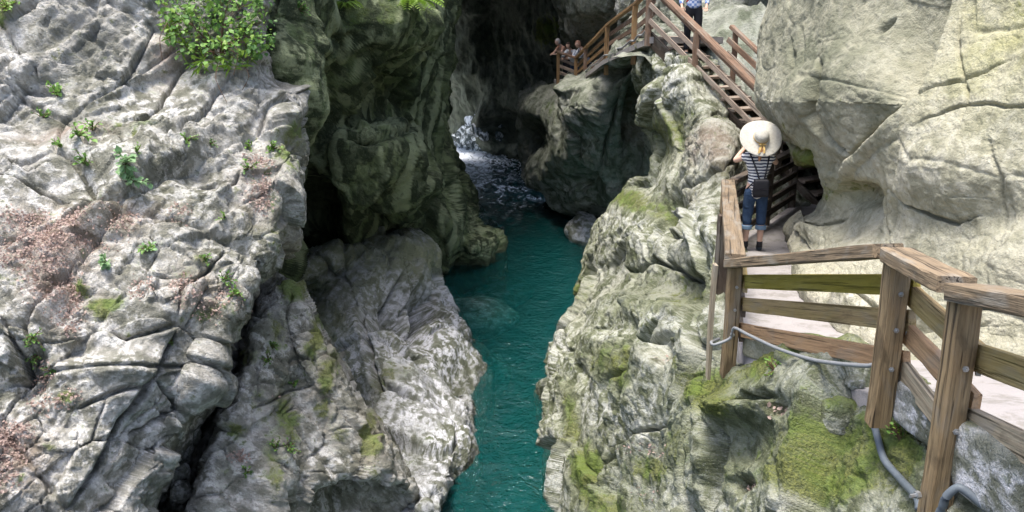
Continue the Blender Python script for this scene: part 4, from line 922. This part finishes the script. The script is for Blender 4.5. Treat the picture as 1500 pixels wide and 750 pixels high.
for (x, y, Y, r, s, gx) in ((264, 720, 10.3, .17, 21, 'largest stone wedged at the bottom of the dark crevice'), (268, 690, 10.5, .12, 22, 'small stone resting on the largest one in the dark crevice'), (256, 700, 10.4, .12, 23, 'small stone beside the largest one, against the cliff side of the crevice'), (272, 660, 10.8, .13, 24, 'stone in the middle of the stack wedged in the dark crevice'), (285, 640, 11, .12, 25, 'topmost stone of the stack wedged in the dark crevice')):
    boulder('wedged_stone', P(x, y, Y), (r, r * .8, r * .7), (s * 9, s * 5, s * 31), s, M_left, gx, 'stone', 'stones wedged in the crevice', sub=4)

# ================================================================== PLANTS
def leafmat(name, c1, c2):
    t = NT(name); c = t.mix(t.noise(6, 3), c1, c2)
    t.b.inputs['Subsurface Weight'].default_value = 0
    tr = t.t.nodes.new('ShaderNodeBsdfTranslucent'); t.set(tr.inputs[0], c); m = t.done(c, .5, None, .4)
    mx = t.t.nodes.new('ShaderNodeMixShader'); mx.inputs[0].default_value = .3
    t.t.links.new(t.b.outputs[0], mx.inputs[1]); t.t.links.new(tr.outputs[0], mx.inputs[2]); t.t.links.new(mx.outputs[0], t.out.inputs['Surface']); return m
G1 = leafmat('leaf_fresh_green', (.13, .26, .05), (.22, .38, .09)); G2 = leafmat('leaf_mid_green', (.06, .15, .03), (.10, .21, .05)); G3 = leafmat('leaf_pale_green', (.20, .34, .16), (.27, .42, .2))
G4 = leafmat('fern_yellow_green', (.15, .27, .03), (.22, .34, .05)); M_twig = NT('twig_brown').done((.12, .075, .045), .8); M_dry = leafmat('leaf_litter_brown', (.30, .20, .165), (.50, .39, .34))
prng = np.random.RandomState(4)
LEAF = np.array([(0, 0, 0), (.28, .25, .05), (.34, .6, .06), (0, 1, -.12), (-.34, .6, .06), (-.28, .25, .05), (0, .5, -.04)])
LF = [(0, 1, 6), (1, 2, 6), (2, 3, 6), (3, 4, 6), (4, 5, 6), (5, 0, 6)]
def frames(dirs, nrm):
    y = dirs / np.linalg.norm(dirs, axis=1, keepdims=True); x = np.cross(y, nrm); x /= np.linalg.norm(x, axis=1, keepdims=True) + 1e-9; z = np.cross(x, y)
    return x, y, z
def leaves_mesh(name, pos, dirs, nrm, size, mat, parent=None, wid=1.0):
    x, y, z = frames(dirs, nrm); n = len(pos); s = np.array(size).reshape(-1, 1, 1)
    L_ = LEAF * np.array([wid, 1, 1])
    v = pos[:, None, :] + s * (L_[None, :, 0:1] * x[:, None] + L_[None, :, 1:2] * y[:, None] + L_[None, :, 2:3] * z[:, None])
    v = v.reshape(-1, 3); f = (np.arange(n)[:, None, None] * 7 + np.array(LF)[None]).reshape(-1, 3)
    if parent: v = v - np.array(parent.location)
    return mesh_obj(name, v, f.tolist(), mat, parent)
def rnd_unit(n):
    a = prng.normal(size=(n, 3)); return a / np.linalg.norm(a, axis=1, keepdims=True)
def join_tubes(name, paths, r, mat, parent):
    V, F = [], []
    for p in paths:
        v, f = tube_mesh(p, [r, r * .5], 4, 3); o = len(V); V += [np.array(q) - np.array(parent.location) for q in v]; F += [[i + o for i in ff] for ff in f]
    return mesh_obj(name, V, F, mat, parent)
def herb(rock, px, py, size, nst, leaf, mats, label, group=None, name='leafy_plant', droop=.3):
    p, n = on_rock(rock, px, py); n = n + V3(0, -.2, .6); n /= np.linalg.norm(n)
    root = empty(name, p, label, 'plant', group)
    paths, pos, dr = [], [], []
    nst = int(nst * 1.7); leaf = leaf * .72
    for k in range(nst):
        d = n + .9 * rnd_unit(1)[0]; d /= np.linalg.norm(d); L_ = size * prng.uniform(.5, 1.1)
        a = p - n * .02; b = p + d * L_ * .55; c = p + d * L_ + V3(0, 0, -droop * L_ * prng.uniform(0, 1)); paths.append([a, b, c])
        m = prng.randint(4, 8)
        for q in range(m):
            f = (q + 1) / m; base = a + (b - a) * min(1, f * 1.8) if f < .55 else b + (c - b) * (f - .55) / .45
            pos.append(base); dd = (c - a) / L_ + .9 * rnd_unit(1)[0]; dr.append(dd)
    pos, dr = np.array(pos), np.array(dr); nr = np.tile(V3(0, -.25, 1), (len(pos), 1)) + .5 * rnd_unit(len(pos))
    pick = prng.randint(0, len(mats), len(pos))
    for k, m in enumerate(mats):
        w = pick == k
        if w.any(): leaves_mesh('leaves', pos[w], dr[w], nr[w], leaf * prng.uniform(.6, 1.2, w.sum()), m, root)
    join_tubes('stems', paths, .006, M_twig, root)
    return root
def fern(rock, px, py, size, nfr, label, group=None, mat=None):
    p, n = on_rock(rock, px, py); root = empty('fern', p, label, 'fern', group)
    for k in range(nfr):
        a = 2 * math.pi * (k + prng.rand() * .6) / nfr; d = V3(math.cos(a), math.sin(a) - .3, .5) + .5 * n; d /= np.linalg.norm(d); L_ = size * prng.uniform(.7, 1.1)
        ts = np.linspace(0, 1, 14); ax = np.array([p + d * L_ * t + V3(0, 0, .25 * L_ * t - .75 * L_ * t * t) for t in ts])
        tg = np.gradient(ax, axis=0); up = V3(0, 0, 1); sd_ = np.cross(tg, up); sd_ /= np.linalg.norm(sd_, axis=1, keepdims=True) + 1e-9
        pos, dr, sz = [], [], []
        for j in range(1, 14):
            for s in (-1, 1): pos.append(ax[j]); dr.append(s * sd_[j] + .5 * tg[j] / np.linalg.norm(tg[j])); sz.append(L_ * .26 * math.sin(math.pi * (.12 + .85 * (1 - ts[j]))) + .01)
        leaves_mesh('frond', np.array(pos), np.array(dr), np.tile(up, (len(pos), 1)), sz, mat or G4, root, wid=.55)
    return root
def shrub():
    p, n = on_rock('left_cliff', 318, 78); root = empty('leafy_shrub', p, 'lush bright green bramble-like shrub overhanging the top of the left cliff', 'shrub')
    cents = [(300, 18, 40, 30), (345, 12, 40, 28), (325, 45, 55, 34), (285, 50, 36, 30), (360, 50, 28, 32), (310, 78, 46, 22), (262, 24, 26, 26), (350, 82, 34, 14), (330, -20, 60, 24)]
    pos, paths = [], []
    for (x, y, rx, ry) in cents:
        q, qn = on_rock('left_cliff', x, y)
        if qn @ (CAM - q) < 0: qn = -qn
        c = q + .22 * qn; s = np.linalg.norm(q - CAM) / FPX
        k = int(rx * ry * .16); u = rnd_unit(k) * prng.uniform(.3, 1, (k, 1)) ** .5
        pos.append(c + u * np.array([rx * s, .32, ry * s * 1.05])); paths += [[p + V3(0, .1, -.05), (p + c) / 2 + V3(0, -.1, .05), c + V3(*u[j] * .3)] for j in range(4)]
    pos = np.concatenate(pos); n_ = len(pos); dr = rnd_unit(n_) + V3(0, -.5, -.35); nr = V3(0, -.35, 1) + .55 * rnd_unit(n_); pick = prng.rand(n_)
    for m, lo, hi in ((G1, 0, .55), (G2, .55, .85), (G4, .85, 1)):
        w = (pick >= lo) & (pick < hi); leaves_mesh('leaves', pos[w], dr[w], nr[w], prng.uniform(.035, .095, w.sum()), m, root, wid=1.1)
    gp = [on_rock('left_cliff', x, y)[0] + V3(0, -.05, .02) for x, y in ((248, 40), (256, 56), (270, 70), (300, 92), (340, 96), (372, 88))]; gp = np.repeat(np.array(gp), 16, 0)
    leaves_mesh('grass_blades', gp + .05 * rnd_unit(len(gp)), rnd_unit(len(gp)) + V3(0, -.4, .3), V3(0, -.6, .6) + .6 * rnd_unit(len(gp)), prng.uniform(.12, .3, len(gp)), G4, root, wid=.12)['kind'] = 'stuff'
    for k in range(9):
        a = pos[prng.randint(n_)]; paths.append([a, a + V3(prng.uniform(-.1, .2), -.1, -.2), a + V3(prng.uniform(-.1, .4), -.12, -.5)])
    join_tubes('stems', paths, .008, M_twig, root)
shrub()
hg = 'small plants growing on the left cliff'
for (x, y, s, n_, lf, ms, lb) in (
    (84, 138, .18, 5, .10, (G1,), 'broad-leaved green plant highest under the smooth grey slab of the left cliff'), (62, 168, .16, 5, .07, (G1, G2), 'small-leaved plant just below the broad-leaved one under the grey slab'),
    (112, 196, .22, 4, .13, (G1,), 'long-leaved plant on the ochre ledge beneath the grey slab'), (135, 188, .18, 5, .07, (G1, G2), 'bushy small-leaved plant touching the long-leaved one on the ochre ledge'),
    (88, 212, .15, 5, .06, (G1,), 'low tuft at the lower end of the ochre ledge'), (124, 238, .2, 6, .08, (G1, G2), 'clump of round leaves in the joint under the ochre ledge'),
    (300, 378, .12, 6, .05, (G1, G2), 'small tuft above the two leafy clumps beside the dark crevice'), (330, 408, .14, 8, .055, (G1, G2), 'upper of two leafy clumps on the block beside the dark crevice'), (348, 428, .14, 8, .055, (G1,), 'lower of two leafy clumps on the block beside the dark crevice'),
    (365, 245, .16, 6, .06, (G2, G1), 'darker tuft among fallen leaves behind the cliff edge knob'), (398, 216, .16, 7, .07, (G1,), 'bright leafy tuft against the mossy knob at the cliff edge'), (365, 212, .12, 5, .06, (G1,), 'small sprig between the shrub and the mossy cliff edge knob'),
    (218, 362, .14, 5, .08, (G1, G3), 'pale green sprig in the middle of the bright sloping rock'), (48, 490, .14, 7, .055, (G2, G1), 'topmost of three dark tufts in the leaf-filled hollow'), (52, 520, .12, 6, .05, (G1,), 'middle one of three tufts in the leaf-filled hollow'), (75, 545, .12, 5, .05, (G2,), 'lowest of three dark tufts in the leaf-filled hollow'),
    (275, 205, .16, 5, .06, (G1,), 'leafy sprig in the rubble below the shrub'), (330, 315, .1, 4, .05, (G1,), 'tiny sprig on the dark block below the cliff edge knob'), (10, 8, .25, 8, .08, (G4, G1), 'yellow-green plant hanging over the upper outer corner of the left cliff'),
    (440, 12, .2, 6, .09, (G1, G2), 'small leafy plant hanging at the top of the dark left wall'), (200, 220, .1, 4, .05, (G1,), 'tiny sprig in the long diagonal crack of the left cliff'), (310, 210, .1, 4, .05, (G2,), 'dark tiny sprig in the rubble beneath the shrub'), (255, 500, .08, 5, .04, (G1,), 'tiny tuft at the fork of the cracks between the two lower blocks')):
    herb('left_cliff' if x < 420 else 'left_gorge_wall', x, y, s, n_, lf, ms, lb, hg if x < 420 else None)
for (x, y, lb) in ((182, 238, 'upper of two pale blue-green broad-leaved seedlings below the diagonal crack'), (192, 262, 'lower of two pale blue-green broad-leaved seedlings below the diagonal crack')): herb('left_cliff', x, y, .22, 5, .15, (G3,), lb, 'pale seedlings on the left cliff')
herb('left_cliff', 155, 380, .14, 4, .11, (G3,), 'pale broad-leaved seedling among fallen leaves on the left cliff')
for (x, y, s, lb) in ((393, 525, .12, 'leafy tuft just below the highest one on the pointed wedge'), (405, 655, .15, 'largest leafy tuft low on the face of the pointed wedge'), (425, 655, .13, 'leafy tuft touching the largest one on the pointed wedge'), (365, 690, .1, 'lowest leafy tuft on the pointed wedge'), (400, 505, .1, 'highest leafy tuft near the tip of the pointed wedge'), (430, 560, .08, 'tiny tuft near the mossy ridge of the pointed wedge')): herb('left_wedge_outcrop', x, y, s, 6, .05, (G1, G2), lb, 'tufts on the pointed wedge')
fern('left_gorge_wall', 508, 4, .4, 8, 'green fern tuft on top of the dark left wall, beside the leafy cliff edge'); fern('left_gorge_wall', 606, 8, .75, 9, 'large yellow-green fern drooping over the pale ledge above the dark wall')
for (x, y, s, lb) in ((1300, 600, .14, 'green weed at the foot of the middle fence post'), (1316, 640, .12, 'green weed beside the hose between the two big posts'), (1374, 660, .1, 'tiny weed against the big corner post'), (1130, 540, .1, 'green weed below the lowest rail near the corner post')): herb('right_promontory', x, y, s, 6, .035, (G1, G4), lb, 'weeds by the fence posts')

# fallen leaves
def litter():
    P_, N_ = [], []
    for k in ('left_cliff', 'left_wedge_outcrop', 'right_promontory'):
        S = SURF[k]; w = np.clip(S['litter'] - .12, 0, 1) * np.clip(S['n'][:, 2] * 1.6 + .1, 0, 1) * (.35 + np.clip(fbm(S['p'] * 2.2, 3, .6, 501) * 1.6, 0, 1))
        near = S['dist'] ** 2 / 100.
        w = w * near; idx = prng.choice(len(w), int({'left_cliff': 6000, 'left_wedge_outcrop': 150, 'right_promontory': 420}[k]), p=w / w.sum())
        P_.append(S['p'][idx] + S['n'][idx] * .012 + prng.normal(size=(len(idx), 3)) * .02); N_.append(S['n'][idx])
    p = np.concatenate(P_); n = np.concatenate(N_) + .45 * rnd_unit(len(p)); d = rnd_unit(len(p))
    o = leaves_mesh('fallen_leaves', p, d, n, prng.uniform(.016, .045, len(p)), M_dry); tag(o, 'pinkish brown fallen leaves lying on the cliff ledges', 'leaves', kind='stuff')
litter()

# ================================================================== PEOPLE
def plain(name, c, r=.8, c2=None, sc=12, folds=0): 
    t = NT(name); return t.done(t.mix(t.noise(sc, 4), c, c2 or tuple(x * .8 for x in c)), r, t.bump(t.noise(9, 3, .5, dist=1.0), folds, .03) if folds else None)
M_skin = plain('skin', (.62, .40, .30), .55); M_jean = plain('denim', (.02, .04, .085), .85, (.04, .075, .14), 30, .9); M_jcuff = plain('denim_cuff', (.16, .25, .36)); M_black = plain('black_nylon', (.012, .012, .016), .6)
M_straw = None; M_rib = plain('gold_ribbon', (.45, .30, .10), .5); M_hair = plain('hair_copper', (.36, .16, .08), .6, (.5, .27, .13), 40); M_hairg = plain('hair_grey', (.5, .48, .46)); M_hairb = plain('hair_brown', (.06, .04, .03))
t = NT('white_straw'); wv = t.t.nodes.new('ShaderNodeTexWave'); wv.wave_type = 'RINGS'; wv.rings_direction = 'Z'; wv.inputs['Scale'].default_value = 26; wv.inputs['Distortion'].default_value = 1.2; wv.inputs['Detail'].default_value = 3; wv.inputs['Detail Scale'].default_value = 6
t.t.links.new(t.tc.outputs['Object'], wv.inputs[0]); M_straw = t.done(t.mix(t.math('MULTIPLY', wv.outputs['Fac'], t.ramp(t.noise(30, 4), .3, .6)), (.42, .40, .34), (.60, .58, .52)), .85, t.bump(wv.outputs['Fac'], .6, .006))
M_shoe = plain('shoe_dark_blue', (.03, .045, .06), .7); M_sole = plain('sole_pale', (.3, .32, .34))
def stripes(name, a, b, period, axis=2, off=0):
    t = NT(name); sp = t.t.nodes.new('ShaderNodeSeparateXYZ'); t.t.links.new(t.tc.outputs['Object'], sp.inputs[0])
    w = t.math('FRACT', t.math('MULTIPLY', t.math('ADD', sp.outputs[axis], t.math('MULTIPLY', t.noise(5, 2), .05)), 1 / period)); return t.done(t.mix(t.ramp(w, .52, .58), a, b), .85, t.bump(t.noise(8, 3, .5, dist=1.2), 1.0, .035))
M_strip = stripes('navy_white_stripes', (.70, .69, .66), (.025, .03, .07), .042); M_white = plain('white_shirt', (.72, .74, .78)); M_stw = stripes('white_grey_stripes', (.72, .74, .78), (.25, .28, .36), .08, 0)
t = NT('blue_plaid'); ch = t.t.nodes.new('ShaderNodeTexChecker'); ch.inputs['Scale'].default_value = 22; t.t.links.new(t.tc.outputs['Object'], ch.inputs[0]); ch.inputs[1].default_value = (.12, .2, .42, 1); ch.inputs[2].default_value = (.5, .55, .68, 1); M_plaid = t.done(ch.outputs[0], .85)
M_dtr = plain('dark_trousers', (.02, .022, .03)); M_tan = plain('tan_top', (.42, .24, .17)); M_red = plain('red_strap', (.5, .05, .05))
DG = bpy.context.evaluated_depsgraph_get
def skin_obj(name, nodes, edges, mat, parent, root=0, lev=2):
    """nodes: [(pos, rx, ry)]"""
    me = bpy.data.meshes.new(name); me.from_pydata([n[0] for n in nodes], edges, []); o = bpy.data.objects.new(name, me); COL.objects.link(o)
    o.modifiers.new('s', 'SKIN'); sk = me.skin_vertices[0].data
    for k, n in enumerate(nodes): sk[k].radius = (n[1], n[2] if len(n) > 2 else n[1]); sk[k].use_root = (k == root)
    s = o.modifiers.new('u', 'SUBSURF'); s.levels = lev; s.render_levels = lev
    bpy.context.view_layer.update(); m2 = bpy.data.meshes.new_from_object(o.evaluated_get(DG())); bpy.data.objects.remove(o); bpy.data.meshes.remove(me)
    m2.polygons.foreach_set('use_smooth', [True] * len(m2.polygons)); m2.materials.clear(); m2.materials.append(mat); m2.name = name
    r = bpy.data.objects.new(name, m2); COL.objects.link(r); r.parent = parent; return r
def chainadd(N, E, start, pts):
    k = start
    for p in pts: N.append(p); E.append((k, len(N) - 1)); k = len(N) - 1
    return k
def hand(N, E, wrist, pos, fwd, side):
    """palm and five unequal, slightly curled fingers"""
    f = Vector(fwd).normalized(); s = Vector(side).normalized(); u = f.cross(s); w = Vector(pos)
    pk = chainadd(N, E, wrist, [((w + f * .035)[:], .030, .018)])
    for k, (o, l) in enumerate(((-.028, .062), (-.010, .074), (.010, .070), (.028, .055))):
        b = w + f * .075 + s * o; chainadd(N, E, pk, [(b[:], .010), ((b + f * l * .55 + u * .008)[:], .0085), ((b + f * l * .9 + u * .03)[:], .007)])
    b = w + f * .03 - s * .04; chainadd(N, E, pk, [(b[:], .011), ((b + f * .03 - s * .02 + u * .01)[:], .009), ((b + f * .055 - s * .022 + u * .02)[:], .008)])
def head_obj(parent, c, tilt, skinm, hairm, hair='short'):
    bm = bmesh.new(); bmesh.ops.create_uvsphere(bm, u_segments=28, v_segments=20, radius=1)
    for v in bm.verts:
        x, y, z = v.co; w = 1 - .22 * max(0, -z) - (.12 * max(0, y) if z < 0 else 0); v.co = (x * .075 * w, y * .098 * (1 - .1 * max(0, -z)), z * .118)
        if y > .5:      # face: brow, nose, mouth, chin
            fx = x; nose = math.exp(-((fx / .16) ** 2)) * max(0, 1 - abs(z + .15) / .35); v.co.y += .022 * nose; eye = math.exp(-(((abs(fx) - .38) / .16) ** 2) - ((z - .02) / .12) ** 2); v.co.y -= .010 * eye
            v.co.y += .006 * math.exp(-(fx / .3) ** 2 - ((z + .55) / .08) ** 2)
        ear = math.exp(-((y + .05) / .14) ** 2 - ((z + .05) / .22) ** 2) * (abs(x) > .8); v.co.x += (1 if x > 0 else -1) * .016 * ear
    bmesh.ops.rotate(bm, verts=bm.verts, cent=(0, 0, -.08), matrix=Matrix.Rotation(tilt[0], 3, 'X') @ Matrix.Rotation(tilt[1], 3, 'Z'))
    me = bpy.data.meshes.new('head'); bm.to_mesh(me); bm.free(); me.polygons.foreach_set('use_smooth', [True] * len(me.polygons)); me.materials.append(skinm)
    o = bpy.data.objects.new('head', me); COL.objects.link(o); o.parent = parent; o.location = c
    bm = bmesh.new(); bmesh.ops.create_uvsphere(bm, u_segments=28, v_segments=20, radius=1)
    dele = [v for v in bm.verts if (v.co.y > .25 and v.co.z < .45) or v.co.z < -.55]; bmesh.ops.delete(bm, geom=dele, context='VERTS')
    for v in bm.verts: x, y, z = v.co; k = 1 + .03 * math.sin(19 * x + 7 * z) ; v.co = (x * .083 * k, y * .108 * k - .004, z * .126 * k)
    bmesh.ops.rotate(bm, verts=bm.verts, cent=(0, 0, -.08), matrix=Matrix.Rotation(tilt[0], 3, 'X') @ Matrix.Rotation(tilt[1], 3, 'Z'))
    me = bpy.data.meshes.new('hair'); bm.to_mesh(me); bm.free(); me.polygons.foreach_set('use_smooth', [True] * len(me.polygons)); me.materials.append(hairm)
    h = bpy.data.objects.new('hair', me); COL.objects.link(h); h.parent = parent; h.location = c
    return o
def person(loc, rz, label, shirt, legs, hairm, lean=0.0, elbows=None, hands=None, headtilt=(0, 0), scale=1.0, capri=False, shoes=True, long_sleeve=False, group=None, slim=1.0, sleeve=.5, hem=.84):
    root = empty('person', loc, label, 'person', group); root.rotation_euler.z = rz; root.scale = (scale,) * 3
    L_ = lean; sp = lambda z: Vector((0, L_ * max(0, z - .92), z - .25 * L_ * L_ * max(0, z - .92)))
    pel, wst, chs, nek = sp(.94), sp(1.08), sp(1.27), sp(1.42)
    sh = {s: sp(1.36) + Vector((s * .165, 0, 0)) for s in (-1, 1)}
    el = elbows or {s: sh[s] + Vector((s * .08, .02, -.28)) for s in (-1, 1)}; ha = hands or {s: Vector(el[s]) + Vector((-s * .02, .16, -.18)) for s in (-1, 1)}
    N = [(pel[:], .122 * slim, .095), (wst[:], .115 * slim, .09), (chs[:], .135 * slim, .10), (nek[:], .055, .055), (sp(1.49)[:], .05, .05)]; E = [(0, 1), (1, 2), (2, 3), (3, 4)]
    for s in (-1, 1):
        e = Vector(el[s]); h = Vector(ha[s]); k = chainadd(N, E, 2, [(sh[s][:], .055), (((sh[s] + e) / 2)[:], .047), (e[:], .038), (((e + h) / 2)[:], .036), (h[:], .026, .022)])
        f = (h - e).normalized(); side = f.cross(Vector((0, 0, 1))); side = side if side.length > .1 else Vector((1, 0, 0)); hand(N, E, k, h, f, side * s)
        st = s * .02; chainadd(N, E, 0, [((s * .085, 0, .84), .085), ((s * .09, .012, .66), .075), ((s * .095, .015, .48), .055), ((s * .097, -.012, .33), .052), ((s * .10, 0, .10), .034), ((s * .10, .03, .05), .035), ((s * .11, .12, .03), .032)])
    skin_obj('body', N, E, M_skin, root)
    # shirt
    N = [(sp(hem)[:], .165 * slim, .14), (sp(.92)[:], .16 * slim, .13), (wst[:], .135 * slim, .11), (chs[:], .155 * slim, .118), (sp(1.38)[:], .085, .075)]; E = [(0, 1), (1, 2), (2, 3), (3, 4)]
    for s in (-1, 1):
        e = Vector(el[s]); h = Vector(ha[s]); pts = [(sh[s][:], .072), ((sh[s] + (e - sh[s]) * sleeve)[:], .064)]
        if long_sleeve: pts += [(e[:], .055), ((e + (h - e) * .85)[:], .042)]
        chainadd(N, E, 3, pts)
    skin_obj('shirt', N, E, shirt, root)
    N = [(sp(1.0)[:], .14 * slim, .115), ((0, 0, .90), .15 * slim, .125)]; E = [(0, 1)]
    for s in (-1, 1):
        pts = [((s * .085, 0, .80), .098), ((s * .09, .012, .64), .088), ((s * .095, .015, .48), .072)]
        pts += [((s * .097, -.01, .36), .072)] if capri else [((s * .097, -.012, .30), .066), ((s * .10, 0, .09), .06)]
        chainadd(N, E, 1, pts)
        if capri:
            vs, fs = tube_mesh([(s * .097, -.01, .385), (s * .097, -.012, .33)], .076, 16, 4); mesh_obj('cuff', vs, fs, M_jcuff, root, smooth=True)
        skin_obj('shoe', [((s * .10, -.03, .05), .045, .045), ((s * .103, .05, .045), .045, .042), ((s * .112, .14, .035), .042, .032), ((s * .115, .18, .03), .03, .022)], [(0, 1), (1, 2), (2, 3)], M_shoe, root)
        if capri: vs, fs = tube_mesh([(s * .10, -.005, .07), (s * .10, 0, .15)], .042, 12, 3); mesh_obj('sock', vs, fs, M_black, root, smooth=True)
    skin_obj('trousers', N, E, legs, root)
    head_obj(root, sp(1.56) + Vector((0, .02 + .06 * L_, 0)), headtilt, M_skin, hairm)
    return root
# ---- the person in the straw hat, photographing over the fence corner
wl = PZ(1101, 368, 4.8)
W_rz = R(-6)
wom = person(wl, W_rz, 'person in a wide white straw hat, striped shirt and rolled jeans at the fence corner', M_strip, M_jean, M_hair, capri=True, slim=.92, headtilt=(R(16), 0),
             elbows={-1: Vector((-.31, .10, 1.27)), 1: Vector((.27, .14, 1.24))}, hands={-1: Vector((-.12, .30, 1.47)), 1: Vector((.10, .32, 1.46))}, sleeve=.45, scale=.94, hem=.74)
def lathe(name, prof, mat, parent, seg=48, wob=0.0, flip=False):
    vs, fs = [], []
    for k, (r, z) in enumerate(prof):
        for j in range(seg): a = 2 * math.pi * j / seg; w = wob * (r / .28) ** 2 * (math.sin(2 * a + .6) + .5 * math.sin(3 * a)); vs.append((r * math.cos(a), r * math.sin(a), z + w))
    for k in range(len(prof) - 1):
        for j in range(seg): j2 = (j + 1) % seg; fs.append([k * seg + j, k * seg + j2, (k + 1) * seg + j2, (k + 1) * seg + j])
    return mesh_obj(name, vs, fs, mat, parent, smooth=True)
hat = lathe('straw_hat', [(.285, -.006), (.285, 0), (.27, .004), (.20, .006), (.14, .010), (.108, .018), (.103, .03), (.100, .07), (.092, .105), (.07, .128), (.035, .138), (.001, .14)], M_straw, wom, wob=.016)
hat.location = (0, -.035, 1.615); hat.rotation_euler = (R(52), 0, R(4))
rib = lathe('hat_ribbon', [(.1065, .018), (.108, .028), (.1055, .043), (.101, .044)], M_rib, hat)
def flat(name, pts, wdt, mat, parent):
    pts = [Vector(p) for p in pts]; vs, fs = [], []
    for k, p in enumerate(pts):
        w = wdt[k] if hasattr(wdt, '__len__') else wdt; vs += [(p.x - w, p.y, p.z), (p.x + w, p.y, p.z), (p.x + w, p.y - .004, p.z + .002), (p.x - w, p.y - .004, p.z + .002)]
    for k in range(len(pts) - 1):
        for j in range(4): fs.append([k * 4 + j, k * 4 + (j + 1) % 4, k * 4 + 4 + (j + 1) % 4, k * 4 + 4 + j])
    return mesh_obj(name, vs, fs, mat, parent)
for s in (-1, 1):
    flat('ribbon_loop', [(0, -.115, .05), (s * .035, -.135, .062), (s * .055, -.14, .05), (s * .03, -.13, .04), (0, -.118, .04)], .012, M_rib, hat)
    flat('ribbon_tail', [(s * .005, -.118, .045), (s * .02, -.15, .035), (s * .03 - .01, -.20, .04), (s * .035 - .02, -.25, .03)], .014, M_rib, hat)
skin_obj('ponytail', [((0, -.11, 1.52), .03), ((-.005, -.155, 1.45), .032), ((-.012, -.15, 1.37), .026), ((-.018, -.145, 1.31), .012)], [(0, 1), (1, 2), (2, 3)], M_hair, wom)
# small backpack (worn, but a thing of its own)
bp = empty('backpack', (wl[0], wl[1], wl[2]), 'small black nylon drawstring-style backpack worn over the striped shirt', 'backpack'); bp.rotation_euler.z = W_rz; bp.scale = (.94,) * 3
bm = bmesh.new(); bmesh.ops.create_cube(bm, size=1); bmesh.ops.bevel(bm, geom=bm.edges[:], offset=.16, segments=4, affect='EDGES', profile=.6)
for v in bm.verts:
    k = 1 - .22 * max(0, v.co.z); v.co = (v.co.x * .215 * k + .03, v.co.y * .10 - .175 - .01 * math.cos(v.co.z * 3), v.co.z * .24 + .95)
me = bpy.data.meshes.new('bag'); bm.to_mesh(me); bm.free(); me.polygons.foreach_set('use_smooth', [True] * len(me.polygons)); me.materials.append(M_black); bo = bpy.data.objects.new('bag', me); COL.objects.link(bo); bo.parent = bp
for a, b in (((-.13, -.06, 1.40), (.01, -.19, 1.04)), ((.13, -.06, 1.40), (.06, -.19, 1.05)), ((-.15, -.12, .92), (-.04, -.18, 1.05))):
    vs, fs = tube_mesh([a, ((a[0] + b[0]) / 2, -.155, (a[2] + b[2]) / 2 + .01), b], .011, 6, 5); mesh_obj('strap', vs, fs, M_black, bp, smooth=True)
flat('pocket_trim', [(-.05, -.228, .94), (.03, -.232, .94), (.11, -.228, .94)], .03, plain('bag_pocket', (.05, .04, .06)), bp)

# ---- visitors on the gallery and landing
fz = fl[4][2] - .1
def rail_lean(loc, rz, *a, **k):
    return person(loc, rz, *a, lean=.55, elbows={-1: Vector((-.24, .42, 1.12)), 1: Vector((.24, .42, 1.12))}, hands={-1: Vector((-.08, .58, 1.10)), 1: Vector((.10, .58, 1.10))}, **k)
c1 = P(823, 60, 32.2); c2 = P(834, 67, 31.7); c3 = P(849, 63, 30.7)
rail_lean((c1[0] + .2, c1[1] + .2, c1[2] - 1.55), R(120), 'white-haired person in a tan top leaning on the far end of the gallery railing', M_tan, M_dtr, M_hairg, group=None)
rail_lean((c2[0] + .2, c2[1], c2[2] - 1.5), R(140), 'dark-haired person in a white shirt between two others on the gallery', M_white, M_jean, M_hairb, long_sleeve=True)
rail_lean((c3[0] + .3, c3[1] + .1, c3[2] - 1.55), R(115), 'person in a white striped shirt bending over the gallery railing', M_stw, M_dtr, M_tan, long_sleeve=True)
tp = S0 + (S1 - S0) * (12.75 / NS) + RT * .37 + V3(0, 0, .025)
pl = person(tp, R(170), 'person in a blue checked shirt with red strap at the top of the stair', M_plaid, M_dtr, M_hairb, long_sleeve=True)
flat('bag_strap', [(-.15, .13, 1.36), (-.02, .16, 1.2), (.14, .13, .98)], .018, M_red, pl)
